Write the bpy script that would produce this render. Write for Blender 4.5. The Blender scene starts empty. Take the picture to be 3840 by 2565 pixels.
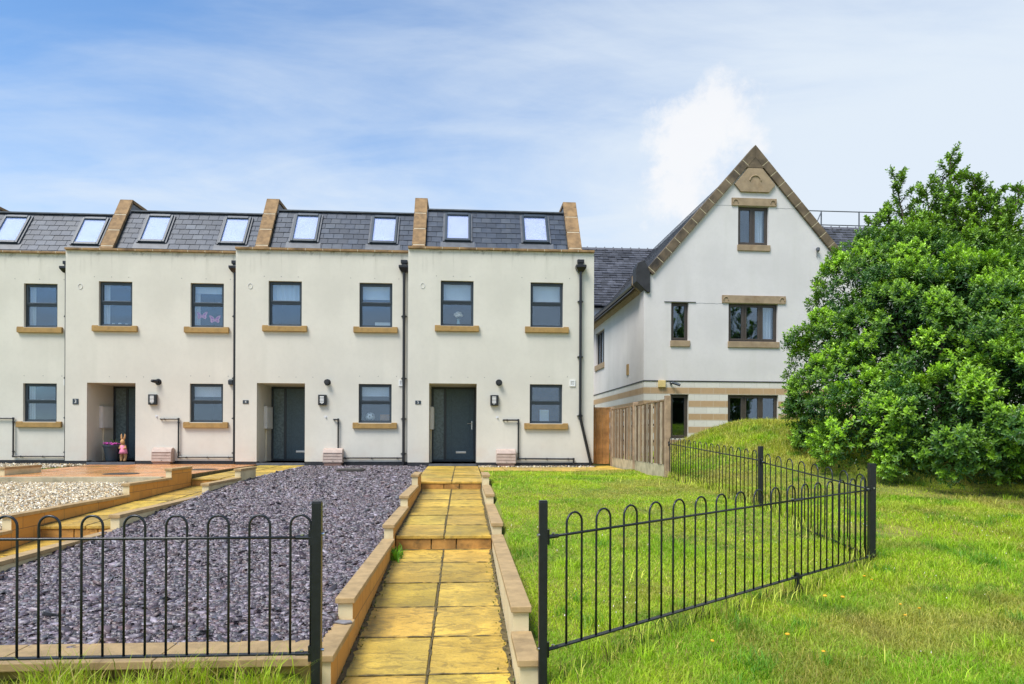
import bpy, math, random
import numpy as np
from mathutils import Matrix, Vector
R = math.radians
rnd = random.Random(7)
rng = np.random.default_rng(11)
scene = bpy.context.scene
COL = scene.collection

# ------------------------------------------------------------------ helpers
class MB:
    """collects shapes; build() links them as ONE mesh object"""
    def __init__(s): s.v = []; s.f = []; s.m = []; s.c = []
    def poly(s, pts, m=0):
        n = len(s.v); s.v += [tuple(p) for p in pts]; s.f.append(tuple(range(n, n+len(pts)))); s.m.append(m)
    def box(s, x0, x1, y0, y1, z0, z1, m=0):
        n = len(s.v)
        s.v += [(x0,y0,z0),(x1,y0,z0),(x1,y1,z0),(x0,y1,z0),(x0,y0,z1),(x1,y0,z1),(x1,y1,z1),(x0,y1,z1)]
        for q in ((0,3,2,1),(4,5,6,7),(0,1,5,4),(1,2,6,5),(2,3,7,6),(3,0,4,7)):
            s.f.append(tuple(n+i for i in q)); s.m.append(m)
    def hexa(s, p, m=0):
        """8 corners ordered like box()"""
        n = len(s.v); s.v += [tuple(q) for q in p]
        for q in ((0,3,2,1),(4,5,6,7),(0,1,5,4),(1,2,6,5),(2,3,7,6),(3,0,4,7)):
            s.f.append(tuple(n+i for i in q)); s.m.append(m)
    def prism(s, pts, d, m=0):
        """closed prism: polygon pts swept by vector d"""
        n = len(s.v); k = len(pts); d = Vector(d)
        s.v += [tuple(p) for p in pts] + [tuple(Vector(p)+d) for p in pts]
        s.f.append(tuple(range(n+k-1, n-1, -1))); s.m.append(m)
        s.f.append(tuple(range(n+k, n+2*k))); s.m.append(m)
        for i in range(k):
            j = (i+1) % k
            s.f.append((n+i, n+j, n+k+j, n+k+i)); s.m.append(m)
    def tube(s, pts, r, n=8, m=0):
        pts = [Vector(p) for p in pts]; rs = r if isinstance(r, (list, tuple)) else [r]*len(pts)
        base = len(s.v); ref = None
        for i, p in enumerate(pts):
            t = (pts[min(i+1, len(pts)-1)] - pts[max(i-1, 0)]).normalized()
            if ref is None:
                ref = Vector((0,0,1)) if abs(t.z) < .9 else Vector((1,0,0))
            a = (ref - t*ref.dot(t)).normalized(); b = t.cross(a); ref = a
            for k in range(n):
                w = 2*math.pi*k/n
                s.v.append(tuple(p + (a*math.cos(w) + b*math.sin(w))*rs[i]))
        for i in range(len(pts)-1):
            for k in range(n):
                k2 = (k+1) % n
                s.f.append((base+i*n+k, base+i*n+k2, base+(i+1)*n+k2, base+(i+1)*n+k)); s.m.append(m)
        s.f.append(tuple(base+k for k in range(n-1, -1, -1))); s.m.append(m)
        e = base+(len(pts)-1)*n
        s.f.append(tuple(e+k for k in range(n))); s.m.append(m)
    def lathe(s, prof, c=(0,0,0), n=20, m=0):
        base = len(s.v)
        for r_, z in prof:
            for k in range(n):
                w = 2*math.pi*k/n
                s.v.append((c[0]+r_*math.cos(w), c[1]+r_*math.sin(w), c[2]+z))
        for i in range(len(prof)-1):
            for k in range(n):
                k2 = (k+1) % n
                s.f.append((base+i*n+k, base+i*n+k2, base+(i+1)*n+k2, base+(i+1)*n+k)); s.m.append(m)
        s.f.append(tuple(base+k for k in range(n-1, -1, -1))); s.m.append(m)
        e = base+(len(prof)-1)*n
        s.f.append(tuple(e+k for k in range(n))); s.m.append(m)
    def build(s, name, mats, parent=None, smooth=False, bevel=0, colors=None, loc=None):
        me = bpy.data.meshes.new(name)
        me.from_pydata(s.v, [], s.f); 
        mats = mats if isinstance(mats, (list, tuple)) else [mats]
        for mt in mats: me.materials.append(mt)
        me.polygons.foreach_set('material_index', s.m)
        if smooth: me.polygons.foreach_set('use_smooth', [True]*len(me.polygons))
        if colors is not None:
            a = me.color_attributes.new('Col', 'FLOAT_COLOR', 'CORNER')
            arr = np.ones((len(me.loops), 4), np.float32)
            tot = np.zeros(len(me.polygons), np.int32); me.polygons.foreach_get('loop_total', tot)
            arr[:, :3] = np.repeat(np.array(colors, np.float32), tot, axis=0)
            a.data.foreach_set('color', arr.ravel())
        me.update()
        o = bpy.data.objects.new(name, me); COL.objects.link(o)
        if parent is not None: o.parent = parent
        if loc is not None: o.location = loc
        if bevel:
            b = o.modifiers.new('bevel', 'BEVEL'); b.width = bevel; b.segments = 2; b.limit_method = 'ANGLE'
        return o

def np_mesh(name, verts, loops, totals, mat, vcol=None, smooth=False, parent=None):
    me = bpy.data.meshes.new(name)
    me.vertices.add(len(verts)); me.vertices.foreach_set('co', np.asarray(verts, np.float32).ravel())
    me.loops.add(len(loops)); me.loops.foreach_set('vertex_index', np.asarray(loops, np.int32))
    totals = np.asarray(totals, np.int32)
    starts = np.concatenate(([0], np.cumsum(totals)[:-1])).astype(np.int32)
    me.polygons.add(len(totals)); me.polygons.foreach_set('loop_start', starts); me.polygons.foreach_set('loop_total', totals)
    if smooth: me.polygons.foreach_set('use_smooth', np.ones(len(totals), bool))
    me.update(calc_edges=True)
    if vcol is not None:
        a = me.color_attributes.new('Col', 'FLOAT_COLOR', 'POINT')
        c = np.ones((len(verts), 4), np.float32); c[:, :3] = vcol
        a.data.foreach_set('color', c.ravel())
    me.materials.append(mat)
    o = bpy.data.objects.new(name, me); COL.objects.link(o)
    if parent is not None: o.parent = parent
    return o

def empty(name, loc=(0,0,0), rz=0):
    o = bpy.data.objects.new(name, None); COL.objects.link(o); o.location = loc; o.rotation_euler = (0,0,rz)
    o.empty_display_size = .2
    return o
def tag(o, label, cat, group=None, kind=None):
    o['label'] = label; o['category'] = cat
    if group: o['group'] = group
    if kind: o['kind'] = kind
    return o

# ------------------------------------------------------------------ materials
def newmat(name):
    m = bpy.data.materials.new(name); m.use_nodes = True
    nt = m.node_tree; b = nt.nodes['Principled BSDF']
    return m, nt, b
def N(nt, typ, **kw):
    n = nt.nodes.new(typ)
    for k, v in kw.items():
        if k in n.inputs.keys(): n.inputs[k].default_value = v
        else: setattr(n, k, v)
    return n
def rgba(c): return (c[0], c[1], c[2], 1)
def mixc(nt, fac, a, b, mode='MIX'):
    m = nt.nodes.new('ShaderNodeMix'); m.data_type = 'RGBA'; m.blend_type = mode
    for sock, v in ((m.inputs[0], fac), (m.inputs[6], a), (m.inputs[7], b)):
        if hasattr(v, 'node'): nt.links.new(v, sock)
        elif isinstance(v, (int, float)): sock.default_value = v
        else: sock.default_value = rgba(v)
    return m.outputs[2]
def ramp(nt, v, lo, hi):
    r = nt.nodes.new('ShaderNodeMapRange'); r.interpolation_type = 'SMOOTHSTEP'
    r.inputs[1].default_value = lo; r.inputs[2].default_value = hi
    nt.links.new(v, r.inputs[0]); return r.outputs[0]
def math_(nt, op, a, b=0.0):
    m = nt.nodes.new('ShaderNodeMath'); m.operation = op
    for sock, v in ((m.inputs[0], a), (m.inputs[1], b)):
        if hasattr(v, 'node'): nt.links.new(v, sock)
        else: sock.default_value = v
    return m.outputs[0]
def coords(nt, scale=(1,1,1), kind='Object'):
    t = nt.nodes.new('ShaderNodeTexCoord'); mp = nt.nodes.new('ShaderNodeMapping')
    nt.links.new(t.outputs[kind], mp.inputs[0]); mp.inputs['Scale'].default_value = scale
    return mp.outputs[0]
def noise(nt, vec, scale, detail=4, rough=.55, dist=0):
    n = N(nt, 'ShaderNodeTexNoise', Scale=scale, Detail=detail, Roughness=rough, Distortion=dist)
    nt.links.new(vec, n.inputs['Vector']); return n.outputs[0]
def bump(nt, b, h, strength, dist=.01):
    bp = N(nt, 'ShaderNodeBump', Strength=strength, Distance=dist)
    nt.links.new(h, bp.inputs['Height']); nt.links.new(bp.outputs[0], b.inputs['Normal'])
def pbr(name, col, rough=.6, var=.12, scale=4, bmp=0, bscale=60, metal=0, dirt=None, dirt_amt=.5, dirt_scale=2, spec=.5, attr=False, bdist=.01, detail=5):
    m, nt, b = newmat(name); v = coords(nt)
    n = noise(nt, v, scale, detail)
    lo = tuple(c*(1-var) for c in col); hi = tuple(min(1, c*(1+var)) for c in col)
    c = mixc(nt, ramp(nt, n, .3, .7), lo, hi)
    if attr:
        a = N(nt, 'ShaderNodeAttribute', attribute_name='Col')
        c = mixc(nt, 1.0, c, a.outputs['Color'], 'MULTIPLY')
    if dirt:
        d = noise(nt, v, dirt_scale, 7, .65)
        c = mixc(nt, math_(nt, 'MULTIPLY', ramp(nt, d, .5, .72), dirt_amt), c, dirt)
    nt.links.new(c, b.inputs['Base Color'])
    b.inputs['Roughness'].default_value = rough; b.inputs['Metallic'].default_value = metal
    b.inputs['Specular IOR Level'].default_value = spec
    if bmp: bump(nt, b, noise(nt, v, bscale, 6, .6), bmp, bdist)
    return m

def render_mat(name, col, top):
    """painted render: faint blotches, rain streaks and grime under the coping, splash dirt at the base"""
    m, nt, b = newmat(name); v = coords(nt)
    c = mixc(nt, ramp(nt, noise(nt, v, .7, 5), .3, .7), tuple(x*.93 for x in col), tuple(min(1, x*1.04) for x in col))
    fine = noise(nt, v, 9, 6, .7)
    c = mixc(nt, math_(nt, 'MULTIPLY', ramp(nt, fine, .42, .8), .26), c, tuple(x*.8 for x in col))
    sep = nt.nodes.new('ShaderNodeSeparateXYZ'); t = nt.nodes.new('ShaderNodeTexCoord')
    nt.links.new(t.outputs['Object'], sep.inputs[0])
    st = noise(nt, coords(nt, (5.5, 5.5, .55)), 1.0, 6, .6)
    hi = ramp(nt, sep.outputs['Z'], top-.75, top-.02)
    c = mixc(nt, math_(nt, 'MULTIPLY', math_(nt, 'MULTIPLY', ramp(nt, st, .52, .75), hi), .7), c, (.21,.20,.15))
    edge = ramp(nt, sep.outputs['Z'], top-.16, top-.03); blob = noise(nt, v, 3.2, 6, .7)
    c = mixc(nt, math_(nt, 'MULTIPLY', math_(nt, 'MULTIPLY', ramp(nt, blob, .5, .68), edge), .7), c, (.12,.115,.09))
    low = math_(nt, 'SUBTRACT', 1.0, ramp(nt, sep.outputs['Z'], .0, .75))
    c = mixc(nt, math_(nt, 'MULTIPLY', math_(nt, 'MULTIPLY', ramp(nt, noise(nt, v, 1.7, 6), .38, .7), low), .3), c, (.55,.36,.26))
    vert = noise(nt, coords(nt, (2.2, 2.2, .12)), 1.0, 4, .6)
    c = mixc(nt, math_(nt, 'MULTIPLY', ramp(nt, vert, .48, .8), .24), c, (.48,.47,.40))
    nt.links.new(c, b.inputs['Base Color']); b.inputs['Roughness'].default_value = .85
    b.inputs['Specular IOR Level'].default_value = .25
    h = mixc(nt, .5, noise(nt, v, 120, 3), noise(nt, v, 2.5, 3))
    bump(nt, b, h, .25, .012)
    return m

def block_mat(name, c1, c2, mortar, bw, bh, axes, rough=.8, msize=.006, bmp=.3, dirt=(.1,.08,.03), dirt_amt=.35, offset=.5):
    """coursed blocks in a wall plane; axes 'xz' or 'yz'"""
    m, nt, b = newmat(name); t = nt.nodes.new('ShaderNodeTexCoord')
    sep = nt.nodes.new('ShaderNodeSeparateXYZ'); cmb = nt.nodes.new('ShaderNodeCombineXYZ')
    nt.links.new(t.outputs['Object'], sep.inputs[0])
    if axes == 'xyz':
        nt.links.new(math_(nt, 'ADD', sep.outputs['X'], sep.outputs['Y']), cmb.inputs[0])
    else:
        nt.links.new(sep.outputs['X' if axes[0] == 'x' else 'Y'], cmb.inputs[0])
    nt.links.new(sep.outputs['Z'], cmb.inputs[1])
    br = nt.nodes.new('ShaderNodeTexBrick'); nt.links.new(cmb.outputs[0], br.inputs['Vector'])
    br.offset = offset; br.inputs['Scale'].default_value = 1
    br.inputs['Brick Width'].default_value = bw; br.inputs['Row Height'].default_value = bh
    br.inputs['Mortar Size'].default_value = msize; br.inputs['Mortar Smooth'].default_value = .3
    br.inputs['Color1'].default_value = rgba(c1); br.inputs['Color2'].default_value = rgba(c2); br.inputs['Mortar'].default_value = rgba(mortar)
    v = coords(nt); n = noise(nt, v, 7, 7, .65)
    c = mixc(nt, math_(nt, 'MULTIPLY', ramp(nt, n, .48, .75), dirt_amt), br.outputs['Color'], dirt)
    nt.links.new(c, b.inputs['Base Color']); b.inputs['Roughness'].default_value = rough
    h = math_(nt, 'SUBTRACT', math_(nt, 'MULTIPLY', noise(nt, v, 60, 5), .5), br.outputs['Fac'])
    bump(nt, b, h, bmp, .012)
    return m

def glass_mat(name, refl=.13, tint=(.75,.8,.83), rough=0.0):
    m, nt, b = newmat(name); nt.nodes.remove(b)
    out = nt.nodes['Material Output']
    tr = N(nt, 'ShaderNodeBsdfTransparent', Color=rgba(tint)); gl = N(nt, 'ShaderNodeBsdfGlossy', Color=(.70,.84,1,1), Roughness=rough)
    lw = N(nt, 'ShaderNodeLayerWeight', Blend=.25)
    f = math_(nt, 'ADD', math_(nt, 'MULTIPLY', lw.outputs['Fresnel'], .5), refl)
    # float glass is never perfectly flat
    v = coords(nt); bp = N(nt, 'ShaderNodeBump', Strength=.03, Distance=.02)
    nt.links.new(noise(nt, v, 2.2, 2), bp.inputs['Height']); nt.links.new(bp.outputs[0], gl.inputs['Normal'])
    mx = nt.nodes.new('ShaderNodeMixShader')
    nt.links.new(f, mx.inputs[0]); nt.links.new(tr.outputs[0], mx.inputs[1]); nt.links.new(gl.outputs[0], mx.inputs[2])
    nt.links.new(mx.outputs[0], out.inputs[0])
    return m

def leaf_mat(name, trans=.35, rough=.45, spec=.4):
    m, nt, b = newmat(name); out = nt.nodes['Material Output']
    a = N(nt, 'ShaderNodeAttribute', attribute_name='Col')
    nt.links.new(a.outputs['Color'], b.inputs['Base Color']); b.inputs['Roughness'].default_value = rough
    b.inputs['Specular IOR Level'].default_value = spec
    tl = nt.nodes.new('ShaderNodeBsdfTranslucent'); nt.links.new(mixc(nt, 1.0, a.outputs['Color'], (1.15,1.2,.6), 'MULTIPLY'), tl.inputs['Color'])
    mx = nt.nodes.new('ShaderNodeMixShader'); mx.inputs[0].default_value = trans
    nt.links.new(b.outputs[0], mx.inputs[1]); nt.links.new(tl.outputs[0], mx.inputs[2]); nt.links.new(mx.outputs[0], out.inputs[0])
    return m

def paving_mat(name, col, dark, moss, rough, wet=.35):
    """riven concrete flags: ripples in relief, mossy joints, damp patches"""
    m, nt, b = newmat(name); v = coords(nt)
    a = N(nt, 'ShaderNodeAttribute', attribute_name='Col')
    c = mixc(nt, ramp(nt, noise(nt, v, 2.5, 7, .65), .3, .7), tuple(x*.72 for x in col), tuple(min(1, x*1.15) for x in col))
    c = mixc(nt, 1.0, c, a.outputs['Color'], 'MULTIPLY')
    riv = noise(nt, coords(nt, (1.5, 3.4, 1)), 3.0, 8, .62, 1.4)
    c = mixc(nt, math_(nt, 'MULTIPLY', ramp(nt, riv, .50, .60), .5), c, dark)
    gr = noise(nt, v, 34, 6, .75)
    c = mixc(nt, math_(nt, 'MULTIPLY', ramp(nt, gr, .50, .75), .65), c, dark)
    mo = noise(nt, v, 1.1, 6, .7)
    c = mixc(nt, math_(nt, 'MULTIPLY', ramp(nt, mo, .42, .68), .72), c, moss)
    nt.links.new(c, b.inputs['Base Color'])
    rr = nt.nodes.new('ShaderNodeMapRange'); nt.links.new(noise(nt, v, .9, 4), rr.inputs[0])
    rr.inputs[1].default_value = .35; rr.inputs[2].default_value = .65; rr.inputs[3].default_value = wet; rr.inputs[4].default_value = rough
    nt.links.new(rr.outputs[0], b.inputs['Roughness'])
    h = math_(nt, 'ADD', math_(nt, 'MULTIPLY', riv, 1.0), math_(nt, 'MULTIPLY', gr, .25))
    bump(nt, b, h, .8, .03)
    return m

M = {}
M['render'] = render_mat('cream_render', (.63,.60,.525), 5.72)
M['white_render'] = render_mat('white_render', (.65,.62,.60), 12.0)
M['stone'] = pbr('sandstone', (.27,.165,.075), .85, .25, 5, .25, 90, dirt=(.085,.055,.03), dirt_amt=.8, dirt_scale=3)
M['dark_stone'] = pbr('weathered_sandstone', (.135,.098,.06), .85, .35, 2.2, .3, 60, dirt=(.028,.024,.02), dirt_amt=.95, dirt_scale=1.3)
M['tan_sill'] = pbr('tan_dressed_stone', (.32,.235,.145), .8, .15, 4, .2, 80, dirt=(.20,.115,.05), dirt_amt=.6, dirt_scale=2.5)
M['sill'] = pbr('sill_stone', (.36,.22,.07), .75, .18, 5, .2, 90, dirt=(.16,.09,.03), dirt_amt=.6, dirt_scale=5)
M['mortar'] = pbr('pale_mortar', (.55,.47,.34), .9)
M['coping'] = pbr('cast_coping', (.41,.275,.125), .75, .14, 9, .25, 140, dirt=(.17,.115,.05), dirt_amt=.55, dirt_scale=4)
M['orange_block'] = block_mat('orange_block', (.62,.31,.065), (.53,.25,.05), (.28,.15,.05), .44, .215, 'yz', dirt=(.22,.12,.03))
M['cream_block'] = pbr('cream_block', (.66,.55,.33), .85, .1, 3, .15, 80, dirt=(.36,.26,.10), dirt_amt=.5, dirt_scale=2.5)
M['riser'] = pbr('riser_stone', (.42,.215,.05), .75, .35, 3.5, .3, 40, dirt=(.09,.055,.015), dirt_amt=.85, dirt_scale=5)
M['front_block'] = block_mat('front_block', (.42,.30,.10), (.36,.25,.08), (.14,.10,.04), .44, .2, 'xz', dirt=(.13,.12,.03), dirt_amt=.75)
M['anth'] = pbr('anthracite_frame', (.033,.046,.060), .38, .08, 8)
M['door'] = pbr('door_leaf', (.068,.118,.148), .42, .12, 30, .08, 300)
M['black'] = pbr('black_plastic', (.013,.013,.015), .35, .1, 8)
M['rail'] = pbr('black_painted_steel', (.0085,.010,.013), .33, .2, 25, .05, 200)
M['steel'] = pbr('bright_steel', (.55,.55,.56), .28, .05, 20, metal=1)
M['plinth'] = pbr('bitumen_plinth', (.022,.022,.024), .6, .3, 6)
M['brown'] = pbr('brown_frame', (.058,.046,.037), .45, .12, 10)
M['white'] = pbr('white_plastic', (.72,.72,.70), .45, .04, 6)
M['conduit'] = pbr('cream_conduit', (.66,.60,.45), .5, .06, 6)
M['grey_box'] = pbr('pale_grey_box', (.60,.60,.60), .5, .04, 6)
M['gasbox'] = pbr('faded_brown_plastic', (.50,.39,.325), .65, .1, 6, dirt=(.25,.16,.13), dirt_amt=.5, dirt_scale=7)
M['gasbase'] = pbr('brown_plastic_base', (.20,.115,.085), .65, .12, 6)
M['glass'] = glass_mat('window_glass', .115, (.90,.94,.96))
M['sky_glass'] = glass_mat('roof_glass', .05, (.97,.97,.98))
M['frost'] = pbr('obscure_glass', (.13,.185,.205), .22, .25, 14, .15, 60)
M['blind'] = pbr('white_blind', (.78,.78,.80), .8, .05, 3)
M['lav_blind'] = pbr('pale_blackout_blind', (.88,.85,.93), .7, .04, 2)
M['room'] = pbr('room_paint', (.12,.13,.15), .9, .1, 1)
M['slate'] = pbr('roof_slate', (.92,1,1.08), .42, .25, 6, .25, 40, attr=True)
M['old_slate'] = pbr('old_stone_slate', (1,1,1), .6, .35, 5, .5, 25, attr=True)
M['lead'] = pbr('lead_flashing', (.095,.102,.115), .5, .2, 5)
M['chip'] = pbr('slate_chip', (1,1,1), .42, .25, 25, .3, 90, attr=True, spec=.6)
M['pebble'] = pbr('pebble', (1,1,1), .6, .15, 40, attr=True)
M['soil'] = pbr('soil', (.045,.034,.022), .9, .4, 8, .8, 40, bdist=.03)
M['flag'] = paving_mat('yellow_flagstone', (.69,.455,.075), (.19,.125,.035), (.25,.185,.05), .6, .42)
M['orange_flag'] = paving_mat('orange_flagstone', (.72,.31,.105), (.42,.19,.07), (.38,.22,.06), .3, .12)
M['concrete'] = pbr('concrete', (.46,.39,.25), .85, .15, 6, .3, 60, dirt=(.16,.14,.08), dirt_amt=.6)
M['joint'] = pbr('dark_joint', (.11,.082,.03), .9, .4, 20)
M['cover'] = pbr('manhole_cover', (.05,.042,.035), .45, .3, 12, .4, 50)
M['grass'] = leaf_mat('grass_blade', .45, .5, .35)
M['leaf'] = leaf_mat('laurel_leaf', .25, .36, .5)
M['bark'] = pbr('bark', (.075,.055,.04), .9, .35, 9, .6, 30)
M['wood_new'] = pbr('fresh_timber', (.40,.19,.055), .7, .25, 5, .3, 60, dirt=(.17,.07,.02), dirt_amt=.6, dirt_scale=3)
M['wood_old'] = pbr('weathered_timber', (1,1,1), .85, .3, 6, .4, 60, attr=True)
M['wood_post'] = pbr('grey_timber_post', (.34,.23,.14), .85, .25, 6, .4, 60, dirt=(.17,.11,.07), dirt_amt=.5)
M['ashlar'] = block_mat('banded_white_stone', (.66,.63,.57), (.61,.58,.52), (.42,.39,.34), .44, .222, 'xyz', msize=.004, bmp=.15, dirt_amt=.1)
M['tanband'] = block_mat('tan_stone', (.46,.31,.175), (.42,.275,.145), (.56,.48,.38), .44, .222, 'xyz', msize=.005, bmp=.15, dirt_amt=.15)
M['pot'] = pbr('blue_grey_pot', (.028,.043,.058), .5, .12, 5)
M['tanwood'] = pbr('carved_wood', (.50,.27,.11), .6, .25, 8)
M['pink'] = pbr('pink_paint', (.80,.26,.40), .6, .12, 8)
M['magenta'] = pbr('magenta_petal', (.50,.06,.34), .6, .35, 30)
M['petal'] = pbr('pale_petal', (.74,.66,.56), .6, .2, 30)
M['yellow'] = pbr('yellow_petal', (.80,.40,.01), .6, .2, 40)
M['stem'] = pbr('green_stem', (.08,.16,.025), .6, .3, 20)
M['teal'] = pbr('pale_teal_glass', (.30,.45,.47), .15, .08, 6)
M['cardboard'] = pbr('orange_wood_panel', (.42,.19,.05), .6, .15, 5)

def ground_mat():
    m, nt, b = newmat('ground_turf'); v = coords(nt)
    c = mixc(nt, ramp(nt, noise(nt, v, .55, 6), .35, .65), (.20,.29,.02), (.30,.27,.045))
    c = mixc(nt, ramp(nt, noise(nt, v, 14, 7, .7), .4, .7), c, (.13,.14,.025))
    nt.links.new(c, b.inputs['Base Color']); b.inputs['Roughness'].default_value = .95
    bump(nt, b, noise(nt, v, 45, 5), .8, .04)
    return m
M['turf'] = ground_mat()

# ------------------------------------------------------------------ camera, sky, sun
CAM_F = 1565.0/2347.0; YAW = math.atan((1173.5-1064)/1565.0)
cd = bpy.data.cameras.new('camera'); cam = bpy.data.objects.new('camera', cd); COL.objects.link(cam)
cd.sensor_width = 36; cd.lens = 36*CAM_F; cd.shift_y = (1000-784)/2347.0; cd.clip_start = .05; cd.clip_end = 3000
cam.matrix_world = Matrix.Translation((0,0,.74)) @ Matrix.Rotation(-YAW, 4, 'Z') @ Matrix.Rotation(R(90), 4, 'X') @ Matrix.Rotation(.004, 4, 'Z')
scene.camera = cam

SUN = Vector((-.43, -.43, .95)).normalized()
sd = bpy.data.lights.new('sun', 'SUN'); sun = bpy.data.objects.new('sun', sd); COL.objects.link(sun)
sd.energy = 2.0; sd.angle = R(26); sd.color = (1, .955, .88)
sun.rotation_euler = (-SUN).to_track_quat('-Z', 'Y').to_euler()
w = bpy.data.worlds.new('World'); scene.world = w; w.use_nodes = True
nt = w.node_tree; bg = nt.nodes['Background']
sky = nt.nodes.new('ShaderNodeTexSky'); sky.sky_type = 'NISHITA'; sky.sun_disc = False
sky.sun_elevation = math.asin(SUN.z); sky.sun_rotation = math.atan2(SUN.x, SUN.y)
sky.air_density = 1.0; sky.dust_density = .4; sky.ozone_density = 2.0
SKY = .09
def world_clouds():
    t = nt.nodes.new('ShaderNodeTexCoord'); d = t.outputs['Generated']
    sep = nt.nodes.new('ShaderNodeSeparateXYZ'); nt.links.new(d, sep.inputs[0])
    # project the view direction on a cloud sheet so wisps stretch towards the horizon
    zz = math_(nt, 'ADD', math_(nt, 'MAXIMUM', sep.outputs['Z'], 0.0), .16)
    cm = nt.nodes.new('ShaderNodeCombineXYZ')
    nt.links.new(math_(nt, 'DIVIDE', sep.outputs['X'], zz), cm.inputs[0]); nt.links.new(math_(nt, 'DIVIDE', sep.outputs['Y'], zz), cm.inputs[1])
    mp = nt.nodes.new('ShaderNodeMapping'); nt.links.new(cm.outputs[0], mp.inputs[0])
    mp.inputs['Rotation'].default_value = (0,0,R(24)); mp.inputs['Scale'].default_value = (.42,1.0,1); mp.inputs['Location'].default_value = (.3,1.7,0)
    n1 = noise(nt, mp.outputs[0], .9, 9, .58, .5); n2 = noise(nt, mp.outputs[0], 3.2, 8, .6, .8)
    s = math_(nt, 'ADD', math_(nt, 'MULTIPLY', n1, .95), math_(nt, 'MULTIPLY', n2, .34))
    # more cloud to the right and towards the horizon
    s = math_(nt, 'ADD', s, math_(nt, 'MULTIPLY', sep.outputs['X'], .30))
    s = math_(nt, 'SUBTRACT', s, math_(nt, 'MULTIPLY', sep.outputs['Z'], .66))
    veil = math_(nt, 'MULTIPLY', ramp(nt, s, .09, .60), .97)
    # one bright cumulus scrap beside the gable
    pd = Vector((.352, .93, .455)).normalized()
    def spot(v, r0, r1):
        vm = nt.nodes.new('ShaderNodeVectorMath'); vm.operation = 'DISTANCE'
        nt.links.new(dd, vm.inputs[0]); vm.inputs[1].default_value = v; return math_(nt, 'SUBTRACT', 1.0, ramp(nt, vm.outputs['Value'], r0, r1))
    nv = nt.nodes.new('ShaderNodeTexNoise'); nv.inputs['Scale'].default_value = 13; nv.inputs['Detail'].default_value = 8; nv.inputs['Roughness'].default_value = .68
    nt.links.new(d, nv.inputs['Vector'])
    off = nt.nodes.new('ShaderNodeVectorMath'); off.operation = 'MULTIPLY_ADD'
    nt.links.new(nv.outputs['Color'], off.inputs[0]); off.inputs[1].default_value = (.16,.16,.16); nt.links.new(d, off.inputs[2])
    o2 = nt.nodes.new('ShaderNodeVectorMath'); o2.operation = 'SUBTRACT'; nt.links.new(off.outputs[0], o2.inputs[0]); o2.inputs[1].default_value = (.08,.08,.08)
    dd = o2.outputs[0]
    puff = math_(nt, 'MAXIMUM', spot(PUFF[0], .02, .066), math_(nt, 'MAXIMUM', spot(PUFF[1], .03, .072), spot(PUFF[2], .015, .06)))
    return veil, puff, sep
def pixdir(px, py):
    c_, s_ = math.cos(YAW), math.sin(YAW); xc = (px-1173.5)/1565; yc = (1000-py)/1565
    return Vector((xc*c_+s_, c_-xc*s_, yc)).normalized()
PUFF = [pixdir(1655, 275), pixdir(1570, 330), pixdir(1560, 440)]
veil, puff, sep_ = world_clouds()
c = mixc(nt, 1.0, sky.outputs[0], (.74,.93,1.05), 'MULTIPLY')
c = mixc(nt, veil, c, (3.55,3.95,4.4))
c = mixc(nt, math_(nt, 'MULTIPLY', puff, .85), c, (4.4,4.42,4.5))
nt.links.new(c, bg.inputs['Color']); bg.inputs['Strength'].default_value = SKY
vs = scene.view_settings; vs.view_transform = 'Standard'; vs.look = 'None'; vs.gamma = 1; vs.use_curve_mapping = False
vs.exposure = 1.28

# ------------------------------------------------------------------ ground heights
def lerp_table(tab): 
    ys = np.array([a for a, b in tab]); zs = np.array([b for a, b in tab])
    return lambda y: np.interp(y, ys, zs)
lawn_z = lerp_table([(-20,-1.1),(0,-.96),(4,-.74),(6.6,-.53),(9.2,-.26),(13,-.10),(16.5,-.10),(23,.06),(60,.2),(400,.2)])
bed_z = lerp_table([(4.4,-.62),(6.2,-.54),(8,-.46),(10,-.31),(12.2,-.17),(14,-.125),(18.9,-.075),(30,-.07)])
def ramp_z(y, Y1, Y2):
    """level of a stepped path with steps at Y1 and Y2"""
    return np.where(y < Y1, -.607+(y-Y1)*.0665, np.where(y < Y2, -.445+(y-Y1)*.033, -.135+(y-Y2)*.014))
def smooth(x, a, b):
    t = np.clip((x-a)/(b-a), 0, 1); return t*t*(3-2*t)
def mound(x, y):
    dx = np.where(x < 7.6, x-7.6, np.where(x > 11.5, x-11.5, 0))
    return 1.22*np.exp(-.5*((dx/1.75)**2 + ((y-16.7)/2.5)**2))*smooth(x, 4.15, 5.6)
def lawn_h(x, y):
    n = .02*np.sin(x*1.9+1.3*np.sin(y*.8)) + .015*np.sin(y*2.7+x*.6)
    return lawn_z(y) + mound(x, y) + n*smooth(x, .6, 1.5)
def ground_h(x, y):
    x = np.asarray(x, float); y = np.asarray(y, float)
    z = lawn_h(x, y)
    left = (x < .45)
    zb = np.where(y < 4.25, lawn_z(y)-.02, bed_z(y)-.06)
    z = np.where(left, zb, z)
    for xc, a, b in ((-.24, 8.2, 13.2), (-4.9, 9.26, 14.2), (-9.54, 10.2, 15.0)):
        z = np.where((np.abs(x-xc) < .7) & (y < b+.2), np.minimum(z, ramp_z(y, a, b)-.14), z)
    z = np.where((y > 16.1) & (x < 4.3) & (y < 30), np.minimum(z, -.16), z)
    z = np.where((x < -5.4) & (x > -9.0) & (y > 12.9) & (y < 30), np.minimum(z, -.2), z)
    return z
xs = np.concatenate((-13-np.geomspace(600,.3,22), np.arange(-13,16,.15), 16+np.geomspace(.3,600,22)))
ys = np.concatenate((np.linspace(-400,-2,16), np.arange(-1.5,26,.15), 26+np.geomspace(.3,900,22)))
XX, YY = np.meshgrid(xs, ys); ZZ = ground_h(XX, YY)
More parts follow.
